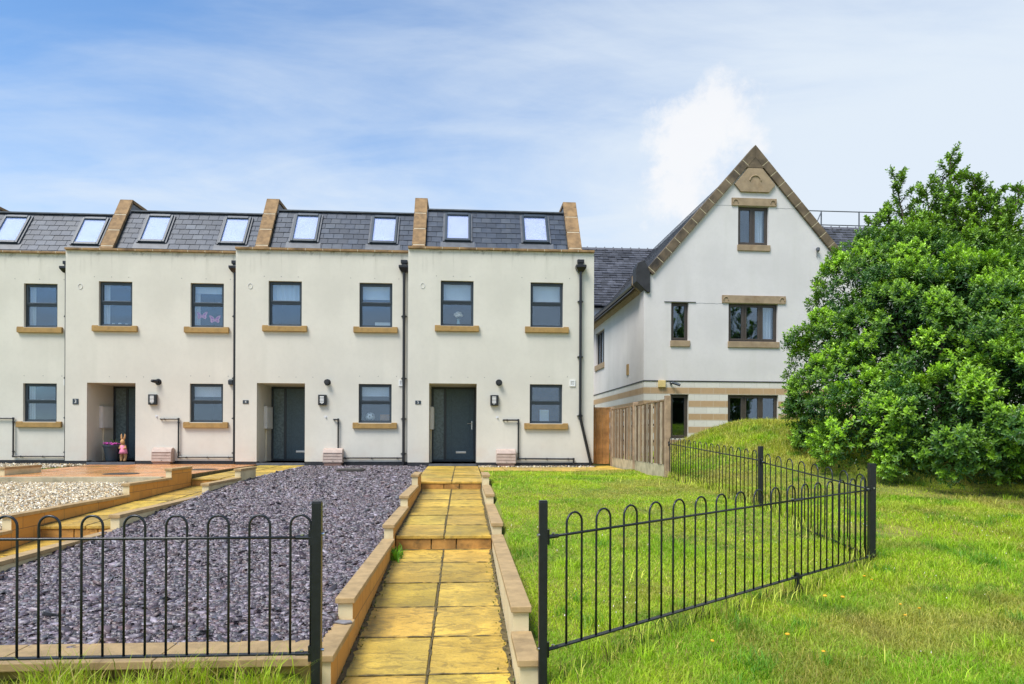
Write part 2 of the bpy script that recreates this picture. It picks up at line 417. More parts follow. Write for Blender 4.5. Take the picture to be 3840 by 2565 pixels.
nx, ny = len(xs), len(ys)
idx = np.arange(nx*ny).reshape(ny, nx)
q = np.stack((idx[:-1,:-1], idx[:-1,1:], idx[1:,1:], idx[1:,:-1]), -1).reshape(-1, 4)
g = np_mesh('ground', np.stack((XX, YY, ZZ), -1).reshape(-1, 3), q.ravel(), np.full(len(q), 4), M['turf'], smooth=True)
tag(g, 'sloping turf ground under and around the gardens', 'ground', kind='structure')

# ------------------------------------------------------------------ paths, steps, patio
def flag(mb, cols, x0, x1, y0, y1, zf, th=.04, gap=.009):
    a, b, c_, d = x0+gap, x1-gap, y0+gap, y1-gap
    z0, z1 = float(zf(y0)), float(zf(y1))
    j = [rnd.uniform(-.003,.003) for _ in range(2)]
    k0 = len(mb.f)
    mb.hexa([(a,c_,z0-th),(b,c_,z0-th),(b,d,z1-th),(a,d,z1-th),(a,c_,z0+j[0]),(b,c_,z0+j[1]),(b,d,z1+j[1]),(a,d,z1+j[0])])
    t = rnd.uniform(.75,1.12); cc = (t*rnd.uniform(.97,1.03), t*rnd.uniform(.94,1.04), t*rnd.uniform(.85,1.1))
    cols += [cc]*(len(mb.f)-k0)
def stepped_path(name, label, xl, xr, Y1, Y2, y_start, y_end, mat, rows1, rows2, rows3, wide=0, cat='path'):
    mb = MB(); cols = []; xm = (xl+xr)/2
    for rows, lo, hi in ((rows1, y_start, Y1), (rows2, Y1, Y2), (rows3, Y2, y_end)):
        e = 1e-4
        if lo == y_start: zf = lambda y: -.607+(y-Y1)*.0665
        elif lo == Y1: zf = lambda y: -.445+(y-Y1)*.033
        else: zf = lambda y: -.135+(y-Y2)*.014
        xa, xb = (xl, xr) if lo != Y2 else (xl-wide, xr+.04)
        n0 = len(mb.f); mb.hexa([(xa,lo,zf(lo)-.12),(xb,lo,zf(lo)-.12),(xb,hi,zf(hi)-.12),(xa,hi,zf(hi)-.12),(xa,lo,zf(lo)-.012),(xb,lo,zf(lo)-.012),(xb,hi,zf(hi)-.012),(xa,hi,zf(hi)-.012)], 1)
        cols += [(1,1,1)]*(len(mb.f)-n0)
        edges = [lo-(.035 if lo != y_start else 0)] + [r for r in rows if lo < r < hi] + [hi-.002]
        for a, b in zip(edges[:-1], edges[1:]):
            flag(mb, cols, xa, xm+rnd.uniform(-.008,.008), a, b, zf); flag(mb, cols, xm, xb, a, b, zf)
        if lo != y_start:                      # riser blocks below the nosing
            zt = zf(lo)-.045; zb = (-.607 if lo == Y1 else -.445+(Y2-Y1)*.033)-.03
            cuts = [xl, xl+(xr-xl)*.37, xl+(xr-xl)*.63, xr]
            for a, b in zip(cuts[:-1], cuts[1:]):
                n0 = len(mb.f); mb.box(a+.006, b-.006, lo-.012, lo+.08, zb, zt, 2); cols += [(1,1,1)]*(len(mb.f)-n0)
            n0 = len(mb.f); mb.box(xl, xr, lo, lo+.07, zb, zt-.003, 1); cols += [(1,1,1)]*(len(mb.f)-n0)
    def zat(y): return float(ramp_z(np.array([y]), Y1, Y2)[0])
    def grime(p0, p1, w0, w1):      # mossy dirt packed in a joint, ragged edged
        n = max(4, int(math.hypot(p1[0]-p0[0], p1[1]-p0[1])/.05)); L_ = []; R_ = []
        dx, dy = p1[0]-p0[0], p1[1]-p0[1]; l = math.hypot(dx, dy); nx_, ny_ = -dy/l, dx/l
        for i in range(n+1):
            t = i/n; w_ = rnd.uniform(w0, w1)*(.35 if rnd.random() < .25 else 1); o_ = rnd.uniform(-.006,.006)
            x, y = p0[0]+dx*t+nx_*o_, p0[1]+dy*t+ny_*o_
            L_.append((x+nx_*w_, y+ny_*w_)); R_.append((x-nx_*w_, y-ny_*w_))
        for i in range(n):
            q_ = [L_[i], R_[i], R_[i+1], L_[i+1]]; n0 = len(mb.f)
            mb.poly([(x, y, zat(min(max(y, y_start), y_end-.01))+.0045) for x, y in q_], 1); cols.extend([(1,1,1)]*(len(mb.f)-n0))
    for rows, lo, hi in ((rows1, y_start, Y1-.05), (rows2, Y1, Y2-.05), (rows3, Y2, y_end)):
        for r in rows:
            if lo < r < hi: grime((xl+.01, r), (xr-.01, r), .003+.0006*r, .007+.0013*r)
        grime((xm, lo), (xm, hi), .004, .016)
        if lo != Y2:
            grime((xl+.015, lo), (xl+.015, hi), .006, .03); grime((xr-.015, lo), (xr-.015, hi), .008, .035)
        if hi != y_end: grime((xl+.02, hi+.0), (xr-.02, hi+.0), .008, .022)
    o = mb.build(name, [mat, M['joint'], M['riser']], colors=cols, bevel=.006)
    return tag(o, label, cat, kind='structure')
stepped_path('path', 'yellow riven flagstone path with two steps leading up to door 5', -.81, .335, 8.2, 13.2, 2.0, 18.33, M['flag'],
             [2.4,3.1,3.85,4.57,5.27,5.99,6.75,7.54], [8.95,9.8,10.66,11.55,12.4], [14.05,14.9,15.75,16.6,17.45], .16)
stepped_path('path', 'yellow stepped flagstone path leading up to door 4 beside the slate bed', -5.48, -4.33, 9.26, 14.2, 4.0, 18.8, M['flag'],
             [5,5.8,6.6,7.4,8.3], [10.1,10.9,11.8,12.6,13.4], [15.1,16,16.9,17.8], 0)
stepped_path('path', 'orange flagstone path to door 3 at the left edge of the photo', -10.12, -8.97, 10.2, 15.0, 8.0, 19.25, M['orange_flag'],
             [9,9.6], [11,11.8,12.6,13.4,14.2], [15.8,16.6,17.4,18.3], 0)
# side strip in front of house 5 and to the gate
mb = MB(); cols = []
for i, x in enumerate(np.arange(.38, 4.0, .605)):
    for a, b in ((16.25,17.1),(17.1,17.95)):
        flag(mb, cols, x, x+.605, a, b, lambda y: -.075)
for x in (3.55-.0,):
    flag(mb, cols, 3.56, 4.02, 17.95, 18.8, lambda y: -.07)
tag(mb.build('path', M['flag'], colors=cols, bevel=.006), 'yellow flagstone strip along the house wall up to the side gate', 'path', kind='structure')
mb = MB(); cols = []
for x in np.arange(-8.85, -5.7, .655):
    for y in np.arange(13.35, 19.2, .65):
        flag(mb, cols, x, x+.655, y, min(y+.65, 19.27), lambda y_: -.055, gap=.004)
n0 = len(mb.f); mb.box(-8.9, -5.57, 13.3, 19.28, -.15, -.066, 1); cols += [(1,1,1)]*6
tag(mb.build('patio', [M['orange_flag'], M['joint']], colors=cols, bevel=.005), 'wet orange flagstone patio in front of door 3', 'patio', kind='structure')
# concrete kerb holding the patio back, rounded at its left end
mb = MB()
arc = [(-8.62-.30*math.sin(a), 13.55-.36*math.cos(a)) for a in np.linspace(0, 1.45, 7)]
pts = [(-5.66, 13.22), (-8.62, 13.19)] + arc[1:]
inn = [(x+.1 if i > 1 else x, y+.1) for i, (x, y) in enumerate(pts)]
for i in range(len(pts)-1):
    a, b, c_, d = pts[i+1], pts[i], inn[i], inn[i+1]
    mb.hexa([(a[0],a[1],-.35),(b[0],b[1],-.35),(c_[0],c_[1],-.35),(d[0],d[1],-.35),(a[0],a[1],-.05),(b[0],b[1],-.05),(c_[0],c_[1],-.05),(d[0],d[1],-.05)])
tag(mb.build('patio_kerb', M['concrete'], bevel=.01), 'rough concrete kerb along the front of the orange patio', 'kerb', kind='structure')
for (x, y, r_, lab) in ((-6.93, 14.35, .33, 'dark round drain cover set near the front of the orange patio'), (-5.98, 16.2, .3, 'dark drain cover in the orange patio beside the path to door 4')):
    mb = MB(); mb.lathe([(r_,0),(r_,.006),(r_*.92,.009),(r_*.9,.006),(0.01,.007)], (x,y,-.052), 28)
    tag(mb.build('drain_cover', M['cover']), lab, 'drain cover', 'drain covers in the patio')
mb = MB(); mb.box(-2.95,-2.35,16.05,16.55,-.10,-.045); mb.box(-2.9,-2.4,16.1,16.5,-.045,-.038)
tag(mb.build('inspection_cover', M['chip'] if False else M['cover'], bevel=.004), 'flat grey inspection cover lying among the purple slate chips', 'drain cover')

# ------------------------------------------------------------------ stepped garden walls
def garden_wall(label, xin, side, segs, zb_off=.55, inner='orange_block'):
    """side=+1: the wall lies to the right of its inner face at xin, -1 to the left"""
    root = empty('garden_wall', (xin, segs[0][0], 0))
    tag(root, label, 'garden wall', 'stepped garden walls beside the paths')
    y00 = segs[0][0]
    mb = MB(); t = .105*side
    for i, (a, b, z) in enumerate(segs):
        zt = z-.045; zb = z-zb_off
        xa, xb = sorted((0, t))
        n = len(mb.f); mb.box(xa, xb, a-y00, b-y00, zb, zt, 1)
        mb.m[n + (5 if side > 0 else 3)] = 0
        mb.m[n+(5 if side > 0 else 3)] = 0
    mb.build('wall_body', [M[inner], M['cream_block']], root)
    for i, (a, b, z) in enumerate(segs):
        cm = MB(); n = max(1, round((b-a)/.95)); L = (b-a)/n
        for k in range(n):
            o0 = .02 if k == 0 else -.003
            xa, xb = sorted((-.018*side, t+.018*side))
            dz = rnd.uniform(-.002,.002)
            cm.box(xa, xb, a-y00+k*L-o0, a-y00+(k+1)*L-.003, z-.042+dz, z+dz)
        cm.build('coping', M['coping'], root, bevel=.005)
    return root
def shift(segs, dy, dz): return [(a+dy, b+dy, z+dz) for a, b, z in segs]
WL = [(4.28,5.1,-.61),(5.1,7.98,-.45),(7.98,10.0,-.285),(10.0,12.15,-.13),(12.15,13.1,.055)]
WR = [(4.06,4.65,-.59),(4.65,8.05,-.42),(8.05,10.3,-.28),(10.3,12.15,-.13),(12.15,13.1,.055)]
garden_wall('low stepped wall between the purple slate bed and the path to door 5', -.815, -1, WL)
garden_wall('low stepped wall between the lawn and the path to door 5', .34, 1, WR, inner='cream_block')
W4 = [(4.3,5.7,-.60),(5.7,8.7,-.42),(8.7,11.63,-.24),(11.63,13.25,-.06),(13.25,14.2,.105)]
garden_wall('low stepped wall between the pale gravel and the path to door 4', -5.485, -1, W4)
garden_wall('low stepped wall between the purple slate bed and the path to door 4', -4.325, 1, W4, inner='orange_block')
W3 = [(10.6,12.1,-.24),(12.1,13.85,-.06),(13.85,15.0,.105)]
garden_wall('short stepped cream wall beside the path to door 3, left of the gravel', -8.965, 1, W3, inner='cream_block')
# front wall of the slate bed
root = empty('garden_wall', (-4.3, 4.2, -.6)); tag(root, 'low front wall with wide flat sandstone coping behind the left railing', 'garden wall')
mb = MB(); mb.box(-1.2, 3.36, .06, .3, -.55, -.05); mb.build('wall_body', M['front_block'], root)
for k in range(5):
    cm = MB(); a = -1.2+k*.915
    cm.box(a+.003, a+.912 if k < 4 else 3.375, -.02, .36, -.05, .0); cm.build('coping', M['coping'], root, bevel=.006)

# ------------------------------------------------------------------ terraced houses
def strips(mb, x0, x1, z0, top, holes, y, cuts=(), m=0):
    """front wall plane at depth y with rectangular openings; top(x) gives the upper edge"""
    cx = sorted({x0, x1, *cuts, *[h[0] for h in holes], *[h[1] for h in holes]})
    for a, b in zip(cx[:-1], cx[1:]):
        mid = (a+b)/2; hs = sorted([h for h in holes if h[0] <= mid <= h[1]], key=lambda h: h[2])
        z = z0
        for h in hs:
            if h[2] > z+1e-6: mb.poly([(a,y,z),(b,y,z),(b,y,h[2]),(a,y,h[2])], m)
            z = h[3]
        mb.poly([(a,y,z),(b,y,z),(b,y,top(b)),(a,y,top(a))], m)
    for h in holes:
        a, b, c_, d, dep = h
        mb.poly([(a,y,c_),(a,y,d),(a,y+dep,d),(a,y+dep,c_)], m); mb.poly([(b,y,d),(b,y,c_),(b,y+dep,c_),(b,y+dep,d)], m)
        mb.poly([(a,y,d),(b,y,d),(b,y+dep,d),(a,y+dep,d)], m); mb.poly([(b,y,c_),(a,y,c_),(a,y+dep,c_),(b,y+dep,c_)], m)

def frame_bars(mb, x0, x1, z0, z1, y0, y1, t):
    mb.box(x0, x0+t, y0, y1, z0, z1); mb.box(x1-t, x1, y0, y1, z0, z1)
    mb.box(x0+t, x1-t, y0, y1, z0, z0+t); mb.box(x0+t, x1-t, y0, y1, z1-t, z1)

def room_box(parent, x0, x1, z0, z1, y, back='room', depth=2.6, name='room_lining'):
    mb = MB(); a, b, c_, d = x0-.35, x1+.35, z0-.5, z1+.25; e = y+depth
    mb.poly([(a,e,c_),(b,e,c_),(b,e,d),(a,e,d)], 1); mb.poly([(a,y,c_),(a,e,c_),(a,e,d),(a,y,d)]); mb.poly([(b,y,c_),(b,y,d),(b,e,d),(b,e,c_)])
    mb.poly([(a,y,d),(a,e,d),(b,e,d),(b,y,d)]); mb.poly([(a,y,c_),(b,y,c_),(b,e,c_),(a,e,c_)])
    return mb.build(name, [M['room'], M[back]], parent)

def sash_window(house, x0, x1, z0, z1, blind=0.0, lace=False, back='room', split=.54, drape=False):
    """grey two-light window: opening top light with a heavier sash, fixed light below"""
    y = .085
    fr = MB(); frame_bars(fr, x0, x1, z0, z1, y, y+.07, .045)
    zt = z0+(z1-z0)*(1-split+.07)
    fr.box(x0+.045, x1-.045, y+.002, y+.068, zt-.03, zt+.02)
    w_ = fr.build('window', M['anth'], house, bevel=.004)
    sa = MB(); frame_bars(sa, x0+.035, x1-.035, zt+.012, z1-.035, y-.014, y+.05, .042); sa.build('sash', M['anth'], w_, bevel=.004)
    bd = MB(); frame_bars(bd, x0+.047, x1-.047, z0+.047, zt-.032, y+.01, y+.055, .018); bd.build('glazing_bead', M['anth'], w_)
    tv = MB(); tv.box(x0+.27, x1-.27, y-.03, y-.001, z1-.034, z1-.012); tv.build('trickle_vent', M['anth'], w_, bevel=.004)
    p = MB(); p.box(x0+.05, x1-.05, y+.028, y+.036, z0+.05, zt-.03); p.build('pane', M['glass'], w_)
    p = MB(); p.box(x0+.07, x1-.07, y+.02, y+.028, zt+.05, z1-.07); p.build('pane', M['glass'], w_)
    sl = MB(); n = (x0-.15, x1+.15)
    sl.box(n[0], n[1], -.075, .088, z0-.155, z0-.016); sl.box(n[0], x0-.002, -.06, -.001, z0-.016, z0+.006); sl.box(x1+.002, n[1], -.06, -.001, z0-.016, z0+.006)
    sl.build('sill', M['sill'], w_, bevel=.008)
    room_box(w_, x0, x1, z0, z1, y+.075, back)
    if drape:
        b = MB()
        for k in range(5):
            xa = x0+.03+.028*k; o1, o2 = .02*(k % 2), .02*((k+1) % 2)
            b.hexa([(xa,.24+o1,z0),(xa+.028,.24+o2,z0),(xa+.028,.25+o2,z0),(xa,.25+o1,z0),(xa,.24+o1,z1),(xa+.028,.24+o2,z1),(xa+.028,.25+o2,z1),(xa,.25+o1,z1)])
        b.build('curtain', M['blind'], w_)
    if blind:
        b = MB(); h = (z1-z0)*blind
        if lace:
            for k in range(13):
                xa = x0+.05+(x1-x0-.1)*k/13; xb = xa+(x1-x0-.1)/13
                b.hexa([(xa,.22+.02*(k%2),z1-h),(xb,.22+.02*((k+1)%2),z1-h),(xb,.235+.02*((k+1)%2),z1-h),(xa,.235+.02*(k%2),z1-h),(xa,.22+.02*(k%2),z1-.02),(xb,.22+.02*((k+1)%2),z1-.02),(xb,.235+.02*((k+1)%2),z1-.02),(xa,.235+.02*(k%2),z1-.02)])
        else:
            b.box(x0+.03, x1-.03, .215, .222, z1-h, z1-.01); b.tube([(x0+.03,.22,z1-h),(x1-.03,.22,z1-h)], .014)
        b.build('blind', M['blind'], w_)
    return w_

ROOF_S = 1.5
def roof_pt(x, y): return (x, y, 5.27+.75+ROOF_S*(y-1.75))      # local mansard plane
def slate_roof(house, x0, x1, holes=()):
    mb = MB(); cols = []
    ca = 1/math.sqrt(1+ROOF_S**2); sa = ROOF_S*ca        # slope direction
    y0 = 1.45; L = 2.62/1.0
    ymax = 2.89; n_c = int((ymax-y0)/(.1265))+1
    for r in range(n_c):
        yb = y0+r*.1265; ye = min(yb+.1265*1.35, ymax+.03); off = (r % 2)*.15
        x = x0-off
        while x < x1-.01:
            a = max(x, x0)+.006; b = min(x+.30, x1)-.006; x += .30
            if b-a < .02: continue
            lift = .022
            _, _, zb = roof_pt(0, yb); _, _, ze = roof_pt(0, ye)
            nx_, nz_ = -sa, ca
            n0 = len(mb.f); j = rnd.uniform(-.002,.003)
            lo = [(a, yb-sa*lift+j*-1, zb+ca*lift), (b, yb-sa*lift-j, zb+ca*lift)]
            hi = [(b, ye-sa*.004, ze+ca*.004), (a, ye-sa*.004, ze+ca*.004)]
            und = [(a, yb-sa*.004, zb+ca*.004), (b, yb-sa*.004, zb+ca*.004), (b, ye+sa*.004, ze-ca*.004), (a, ye+sa*.004, ze-ca*.004)]
            mb.hexa(und+[lo[0], lo[1], hi[0], hi[1]])
            t = rnd.uniform(.75,1.2); tt = rnd.random()
            cc = (.058*t,.068*t,.088*t) if tt < .82 else (.085*t,.096*t,.115*t)
            cols += [cc]*(len(mb.f)-n0)
    # flat roof behind, gutter in front
    zt = roof_pt(0, 2.89)[2]; n0 = len(mb.f)
    mb.box(x0, x1, 2.86, 8.0, zt-.3, zt-.02, 1); mb.box(x0, x1, .28, 1.5, 5.2, 5.56, 1)
    mb.box(x0+.002, x1-.002, 2.80, 2.97, zt-.012, zt+.028, 1)
    mb.hexa([(x0,1.46,5.50),(x1,1.46,5.50),(x1,2.86,7.55),(x0,2.86,7.55),(x0,1.47,5.585),(x1,1.47,5.585),(x1,2.87,7.685),(x0,2.87,7.685)], 2)
    cols += [(.5,.5,.5)]*(len(mb.f)-n0)
    o = mb.build('roof', [M['slate'], M['lead'], M['plinth']], house, colors=cols)
    return o
def skylight(house, roof, x0, x1):
    ca = 1/math.sqrt(1+ROOF_S**2); sa = ROOF_S*ca
    def P(x, t, n): # t along slope 0..1, n normal lift
        y = 2.09+(2.775-2.09)*t; z = roof_pt(0, y)[2]
        return (x, y-sa*n, z+ca*n)
    def slab(mb, xa, xb, ta, tb, n0, n1, m=0):
        mb.hexa([P(xa,ta,n0),P(xb,ta,n0),P(xb,tb,n0),P(xa,tb,n0),P(xa,ta,n1),P(xb,ta,n1),P(xb,tb,n1),P(xa,tb,n1)], m)
    s_ = MB(); b = .075; tb_ = .075
    slab(s_, x0, x0+b, 0, 1, -.05, .10); slab(s_, x1-b, x1, 0, 1, -.05, .10)
    slab(s_, x0+b, x1-b, 0, tb_, -.05, .095); slab(s_, x0+b, x1-b, 1-tb_, 1, -.05, .115)
    w_ = s_.build('skylight', M['anth'], house, bevel=.01)
    p = MB(); slab(p, x0+b, x1-b, tb_, 1-tb_, .080, .088); p.build('pane', M['sky_glass'], w_)
    p = MB(); slab(p, x0+b, x1-b, tb_, 1-tb_, .048, .056); p.build('blind', M['lav_blind'], w_)
    f = MB(); slab(f, x0-.12, x1+.12, -.2, -.005, .018, .026); slab(f, x0-.05, x0-.002, -.005, 1.0, .018, .06); slab(f, x1+.002, x1+.05, -.005, 1.0, .018, .06)
    f.build('flashing', M['lead'], w_)
def parapet(house, x0, x1):
    """party wall parapet: steep front slope, level top running back, stone capping"""
    def prof(off): return [(1.40+off, 5.75+off*0), (3.0+off, 8.15), (4.3, 8.15)]
    body = MB()
    poly = [(x0+.035, 1.5, 5.5), (x0+.035, 1.5, 5.74), (x0+.035, 3.03, 8.035), (x0+.035, 4.6, 8.035), (x0+.035, 4.6, 5.5)]
    body.prism(poly, (x1-x0-.07, 0, 0)); o = body.build('parapet', M['lead'], house)
    cp = MB(); n = 4
    for k in range(n):
        a = 1.42+(3.0-1.42)*k/n; b = 1.42+(3.0-1.42)*(k+1)/n; g_ = .010
        za, zb = 6.27+1.5*(a+g_-1.75), 6.27+1.5*(b-g_-1.75)
        cp.hexa([(x0,a+g_+.07,za-.045),(x1,a+g_+.07,za-.045),(x1,b-g_+.07,zb-.045),(x0,b-g_+.07,zb-.045),(x0,a+g_,za),(x1,a+g_,za),(x1,b-g_,zb),(x0,b-g_,zb)])
    cp.hexa([(x0,3.0,8.05),(x1,3.0,8.05),(x1,4.6,8.05),(x0,4.6,8.05),(x0,3.0,8.145),(x1,3.0,8.145),(x1,4.6,8.145),(x0,4.6,8.145)])
    cp.build('capping', M['stone'], o, bevel=.006)
    mo = MB(); a, b = 1.45, 2.99; za, zb = 6.27+1.5*(a-1.75), 6.27+1.5*(b-1.75)
    mo.hexa([(x0+.02,a+.075,za-.05),(x1-.02,a+.075,za-.05),(x1-.02,b+.075,zb-.05),(x0+.02,b+.075,zb-.05),(x0+.02,a+.006,za-.008),(x1-.02,a+.006,za-.008),(x1-.02,b+.006,zb-.008),(x0+.02,b+.006,zb-.008)])
    mo.build('mortar_joint', M['mortar'], o)
    return o
def text_mesh(s, size, mat, parent, loc):
    cu = bpy.data.curves.new('digit', 'FONT'); cu.body = s; cu.size = size; cu.extrude = .002; cu.align_x = 'CENTER'; cu.align_y = 'CENTER'
    tmp = bpy.data.objects.new('digit', cu); COL.objects.link(tmp)
    bpy.context.view_layer.update()
    me = bpy.data.meshes.new_from_object(tmp.evaluated_get(bpy.context.evaluated_depsgraph_get()))
    bpy.data.objects.remove(tmp); me.materials.clear(); me.materials.append(mat)
    o = bpy.data.objects.new('digit', me); COL.objects.link(o); o.parent = parent; o.location = loc; o.rotation_euler = (R(90),0,0)
    return o

def pipe_run(mb, pts, r=.021):
    for a, b in zip(pts[:-1], pts[1:]): mb.tube([a, b], r, 10)
    for p in pts[1:-1]: mb.lathe([(.02,-.03),(r+.007,-.024),(r+.007,.024),(.02,.03)], p, 10)
def clip_ring(mb, p, axis, r=.03):
    d = Vector(axis)*.011; p = Vector(p); mb.tube([p-d, p+d], r, 10); mb.box(p.x-.012, p.x+.012, p.y, p.y+.05, p.z-.012, p.z+.012)

def terraced_house(num, x0, Y, width, label, opts):
    h = empty('terraced_house', (x0, Y, 0)); tag(h, label, 'house', 'cream terraced houses in the row')
    wins = [(.865,1.745,3.70,4.91), (3.285,4.175,3.70,4.91), (3.275,4.165,1.09,2.15)]
    door = (.565, 1.84, .0, 2.15)
    holes = [w_+(.11,) for w_ in wins] + [door+(1.45,)]
    mb = MB(); strips(mb, 0, width, .03, lambda x: 5.74, holes, 0)
    mb.poly([(0,0,.03),(0,0,5.74),(0,7.5,5.74),(0,7.5,.03)]); mb.poly([(width,0,5.74),(width,0,.03),(width,7.5,.03),(width,7.5,5.74)])
    mb.poly([(0,7.5,.03),(0,7.5,5.74),(width,7.5,5.74),(width,7.5,.03)])
    mb.poly([(0,.3,5.74),(width,.3,5.74),(width,.3,5.5),(0,.3,5.5)]); mb.poly([(0,0,5.74),(width,0,5.74),(width,.3,5.74),(0,.3,5.74)])
    mb.build('wall', M['render'], h)
    pl = MB(); pl.box(.004, door[0], .006, .25, -.4, .03); pl.box(door[1], width-.004, .006, .25, -.4, .03); pl.box(door[0], door[1], -.012, 1.45, -.4, -.004, 1)
    pl.box(door[0], door[1], .004, 1.449, -.004, .0, 1)
    pl.build('plinth', [M['plinth'], M['lead']], h)
    # coping stones on top of the front wall
    n = round(width/.455)
    cp = MB(); x = -.01
    for k in range(n):
        a = -.01+(width+.02)*k/n; b = -.01+(width+.02)*(k+1)/n
        cp.box(a+.007, b-.007, -.065, .33, 5.742, 5.80+rnd.uniform(-.002,.002))
    co = cp.build('coping', M['stone'], h, bevel=.006)
    mo = MB(); mo.box(0, width, -.060, .32, 5.745, 5.796); mo.build('mortar_joint', M['mortar'], co)
    bl = opts['blinds']; bk = opts.get('back', ('room',)*3)
    for wi, ((a, b, c_, d), bb, kk) in enumerate(zip(wins, bl, bk)): sash_window(h, a, b, c_, d, abs(bb), bb < 0, kk, drape=wi in opts.get('drape', ()))
    # roof
    ro = slate_roof(h, .36 if True else 0, width-(.42 if opts.get('end') else -.0) - (.0 if opts.get('end') else .03))
    s = opts.get('sky', 0)
    skylight(h, ro, .90+s, 1.68+s); skylight(h, ro, 3.25+s, 4.05+s)
    parapet(h, -.04, .345)
    if opts.get('end'): parapet(h, width-.43, width-.02)
    # door at the back of the porch
    y = 1.40; fr = MB(); frame_bars(fr, door[0], door[1], .0, 2.15, y, y+.07, .06); fr.box(.92, .99, y+.001, y+.069, .06, 2.09)
    d_ = fr.build('door_frame', M['anth'], h, bevel=.004)
    lf = MB(); lf.box(.992, 1.778, y+.015, y+.06, .062, 2.088)
    for gx in (1.13, 1.64): lf.box(gx, gx+.012, y+.010, y+.0149, .2, 1.97)
    dl = lf.build('door', M['door'], h, bevel=.004)
    sl = MB(); sl.box(.627, .918, y+.02, y+.045, .062, 2.088); sl.build('sidelight', M['frost'], d_)
    hd = MB(); hd.box(1.71, 1.745, y+.0, y+.0148, .93, 1.17); hd.tube([(1.728,y+.01,1.10),(1.728,y-.05,1.10),(1.60,y-.055,1.10)], .011); hd.build('handle', M['steel'], dl, bevel=.003)
    lp = MB(); lp.box(1.27, 1.56, y+.004, y+.0148, .24, .30); lp.box(1.285, 1.545, y-.002, y+.0039, .252, .288); lp.build('letter_plate', M['steel'], dl, bevel=.003)
    # meter cabinet in the porch
    mc = MB(); mc.box(.567, .655, .62, 1.22, .92, 1.55); cab = mc.build('meter_cabinet', M['grey_box'], h, bevel=.008)
    dd = MB(); dd.box(.655, .662, .65, 1.19, .95, 1.52); dd.build('cabinet_door', M['white'], cab, bevel=.002)
    cn = MB(); cn.box(.568, .60, .80, .85, 0.002, .919); cn.build('conduit', M['conduit'], cab, bevel=.006)
    # numbers
    z = 1.635; hh = .075 if num == '3' else .048
    if num:
        npq = MB(); npq.box(.20, .35, -.014, -.001, z-hh, z+hh); npl = npq.build('number_plate', M['anth'], h, bevel=.003)
        text_mesh(num, .135 if num == '3' else .095, M['white'], npl, (.275, -.0165, z))
    # boiler flue
    if num:
        f = MB(); c0 = Vector((2.44, 0, 2.185))
        def ring(y0, y1, r0, r1): f.tube([(c0.x, y0, c0.z), (c0.x, y1, c0.z)], [r0, r1], 20)
        ring(-.012, -.001, .085, .088)
        if num == '3':
            f.tube([(c0.x,-.01,c0.z),(c0.x,-.06,c0.z)], .062, 18); f.tube([(c0.x-.0,-.05,c0.z+.01),(c0.x-.09,-.14,c0.z+.015)], [.055,.042], 14); f.tube([(c0.x-.09,-.14,c0.z+.015),(c0.x-.125,-.15,c0.z+.03)], [.042,.03], 12)
        else:
            ring(-.10, -.012, .058, .062); ring(-.13, -.10, .07, .07)
        fl = f.build('boiler_flue', M['black'], h)
        g = MB(); g.tube([(c0.x,-.134,c0.z),(c0.x,-.128,c0.z)], .045, 16); 
        if num != '3': g.build('flue_mouth', M['plinth'], fl)
        # louvred wall light
        b = MB(); b.box(2.205, 2.425, -.085, -.001, 1.56, 1.845); li = b.build('wall_light', M['black'], h, bevel=.012)
        lv = MB()
        for k in range(5): lv.box(2.255, 2.36, -.0895, -.084, 1.625+k*.038, 1.650+k*.038)
        lv.box(2.285, 2.33, -.0895, -.084, 1.600, 1.612)
        lv.build('louvre', M['white'], li)
        ov = MB(); ov.tube([(2.40,-.03,1.24),(2.40,0,1.24)], [.018,.022], 12); ov.tube([(2.40,-.001,1.24),(2.40,.0,1.24)], .042, 14); ov.build('overflow_pipe', M['grey_box'], h)
        # gas meter box at the foot of the wall
        gx0, gx1 = 2.37, 2.885; bd = MB(); prof = [(-.005,.37),(-.10,.40),(-.20,.365),(-.245,.27),(-.255,.02),(-.23,.0),(-.005,.0)]
        bd.prism([(gx0,a,b) for a, b in prof], (gx1-gx0,0,0)); gb = bd.build('gas_meter_box', M['gasbox'], h, bevel=.01)
        lips = MB()
        for k in range(3):
            zz = .10+k*.085
            lips.box(gx0+.012, gx1-.012, -.258, -.2535 if k < 2 else -.2475, zz, zz+.006)
        lips.build('ridge', M['gasbase'], gb)
        kb = MB(); kb.box(gx0+.03, gx1-.03, -.235, -.005, -.14, -.002); kb.build('box_base', M['gasbase'], gb)
        lk = MB(); lk.tube([(gx0+.27,-.262,.05),(gx0+.27,-.254,.05)], .009, 10); lk.build('lock', M['black'], gb)
    if opts.get('vent', True):
        va = MB(); vx = 4.36; frame_bars(va, vx, vx+.155, 2.10, 2.27, -.025, -.001, .03)
        for k in range(5): va.box(vx+.03, vx+.125, -.018, -.006, 2.133+k*.023, 2.145+k*.023)
        va.box(vx+.03, vx+.125, -.006, -.002, 2.13, 2.24, 1)
        va.build('air_vent', [M['white'], M['grey_box']], h)
    else:
        va = MB(); va.prism([(4.33,-.001,2.12),(4.33,-.09,2.13),(4.33,-.11,2.24),(4.33,-.001,2.28)], (.12,0,0)); va.build('security_light', M['anth'], h, bevel=.006)
    # waste pipe
    wp = MB(); xs_ = opts['waste']; ex = opts['waste_end']
    pts = [(xs_[0],-.05,1.175),(xs_[1],-.05,1.175),(xs_[1],-.05,.135)]
    pts += [(ex,-.05,.135)] if not opts.get('end') else [(ex,-.05,.128),(ex,-.05,-.03),(ex+.36,-.05,-.045)]
    pipe_run(wp, pts); wp.tube([(xs_[0],.0,1.175),(xs_[0],-.05,1.175)], .021, 10)
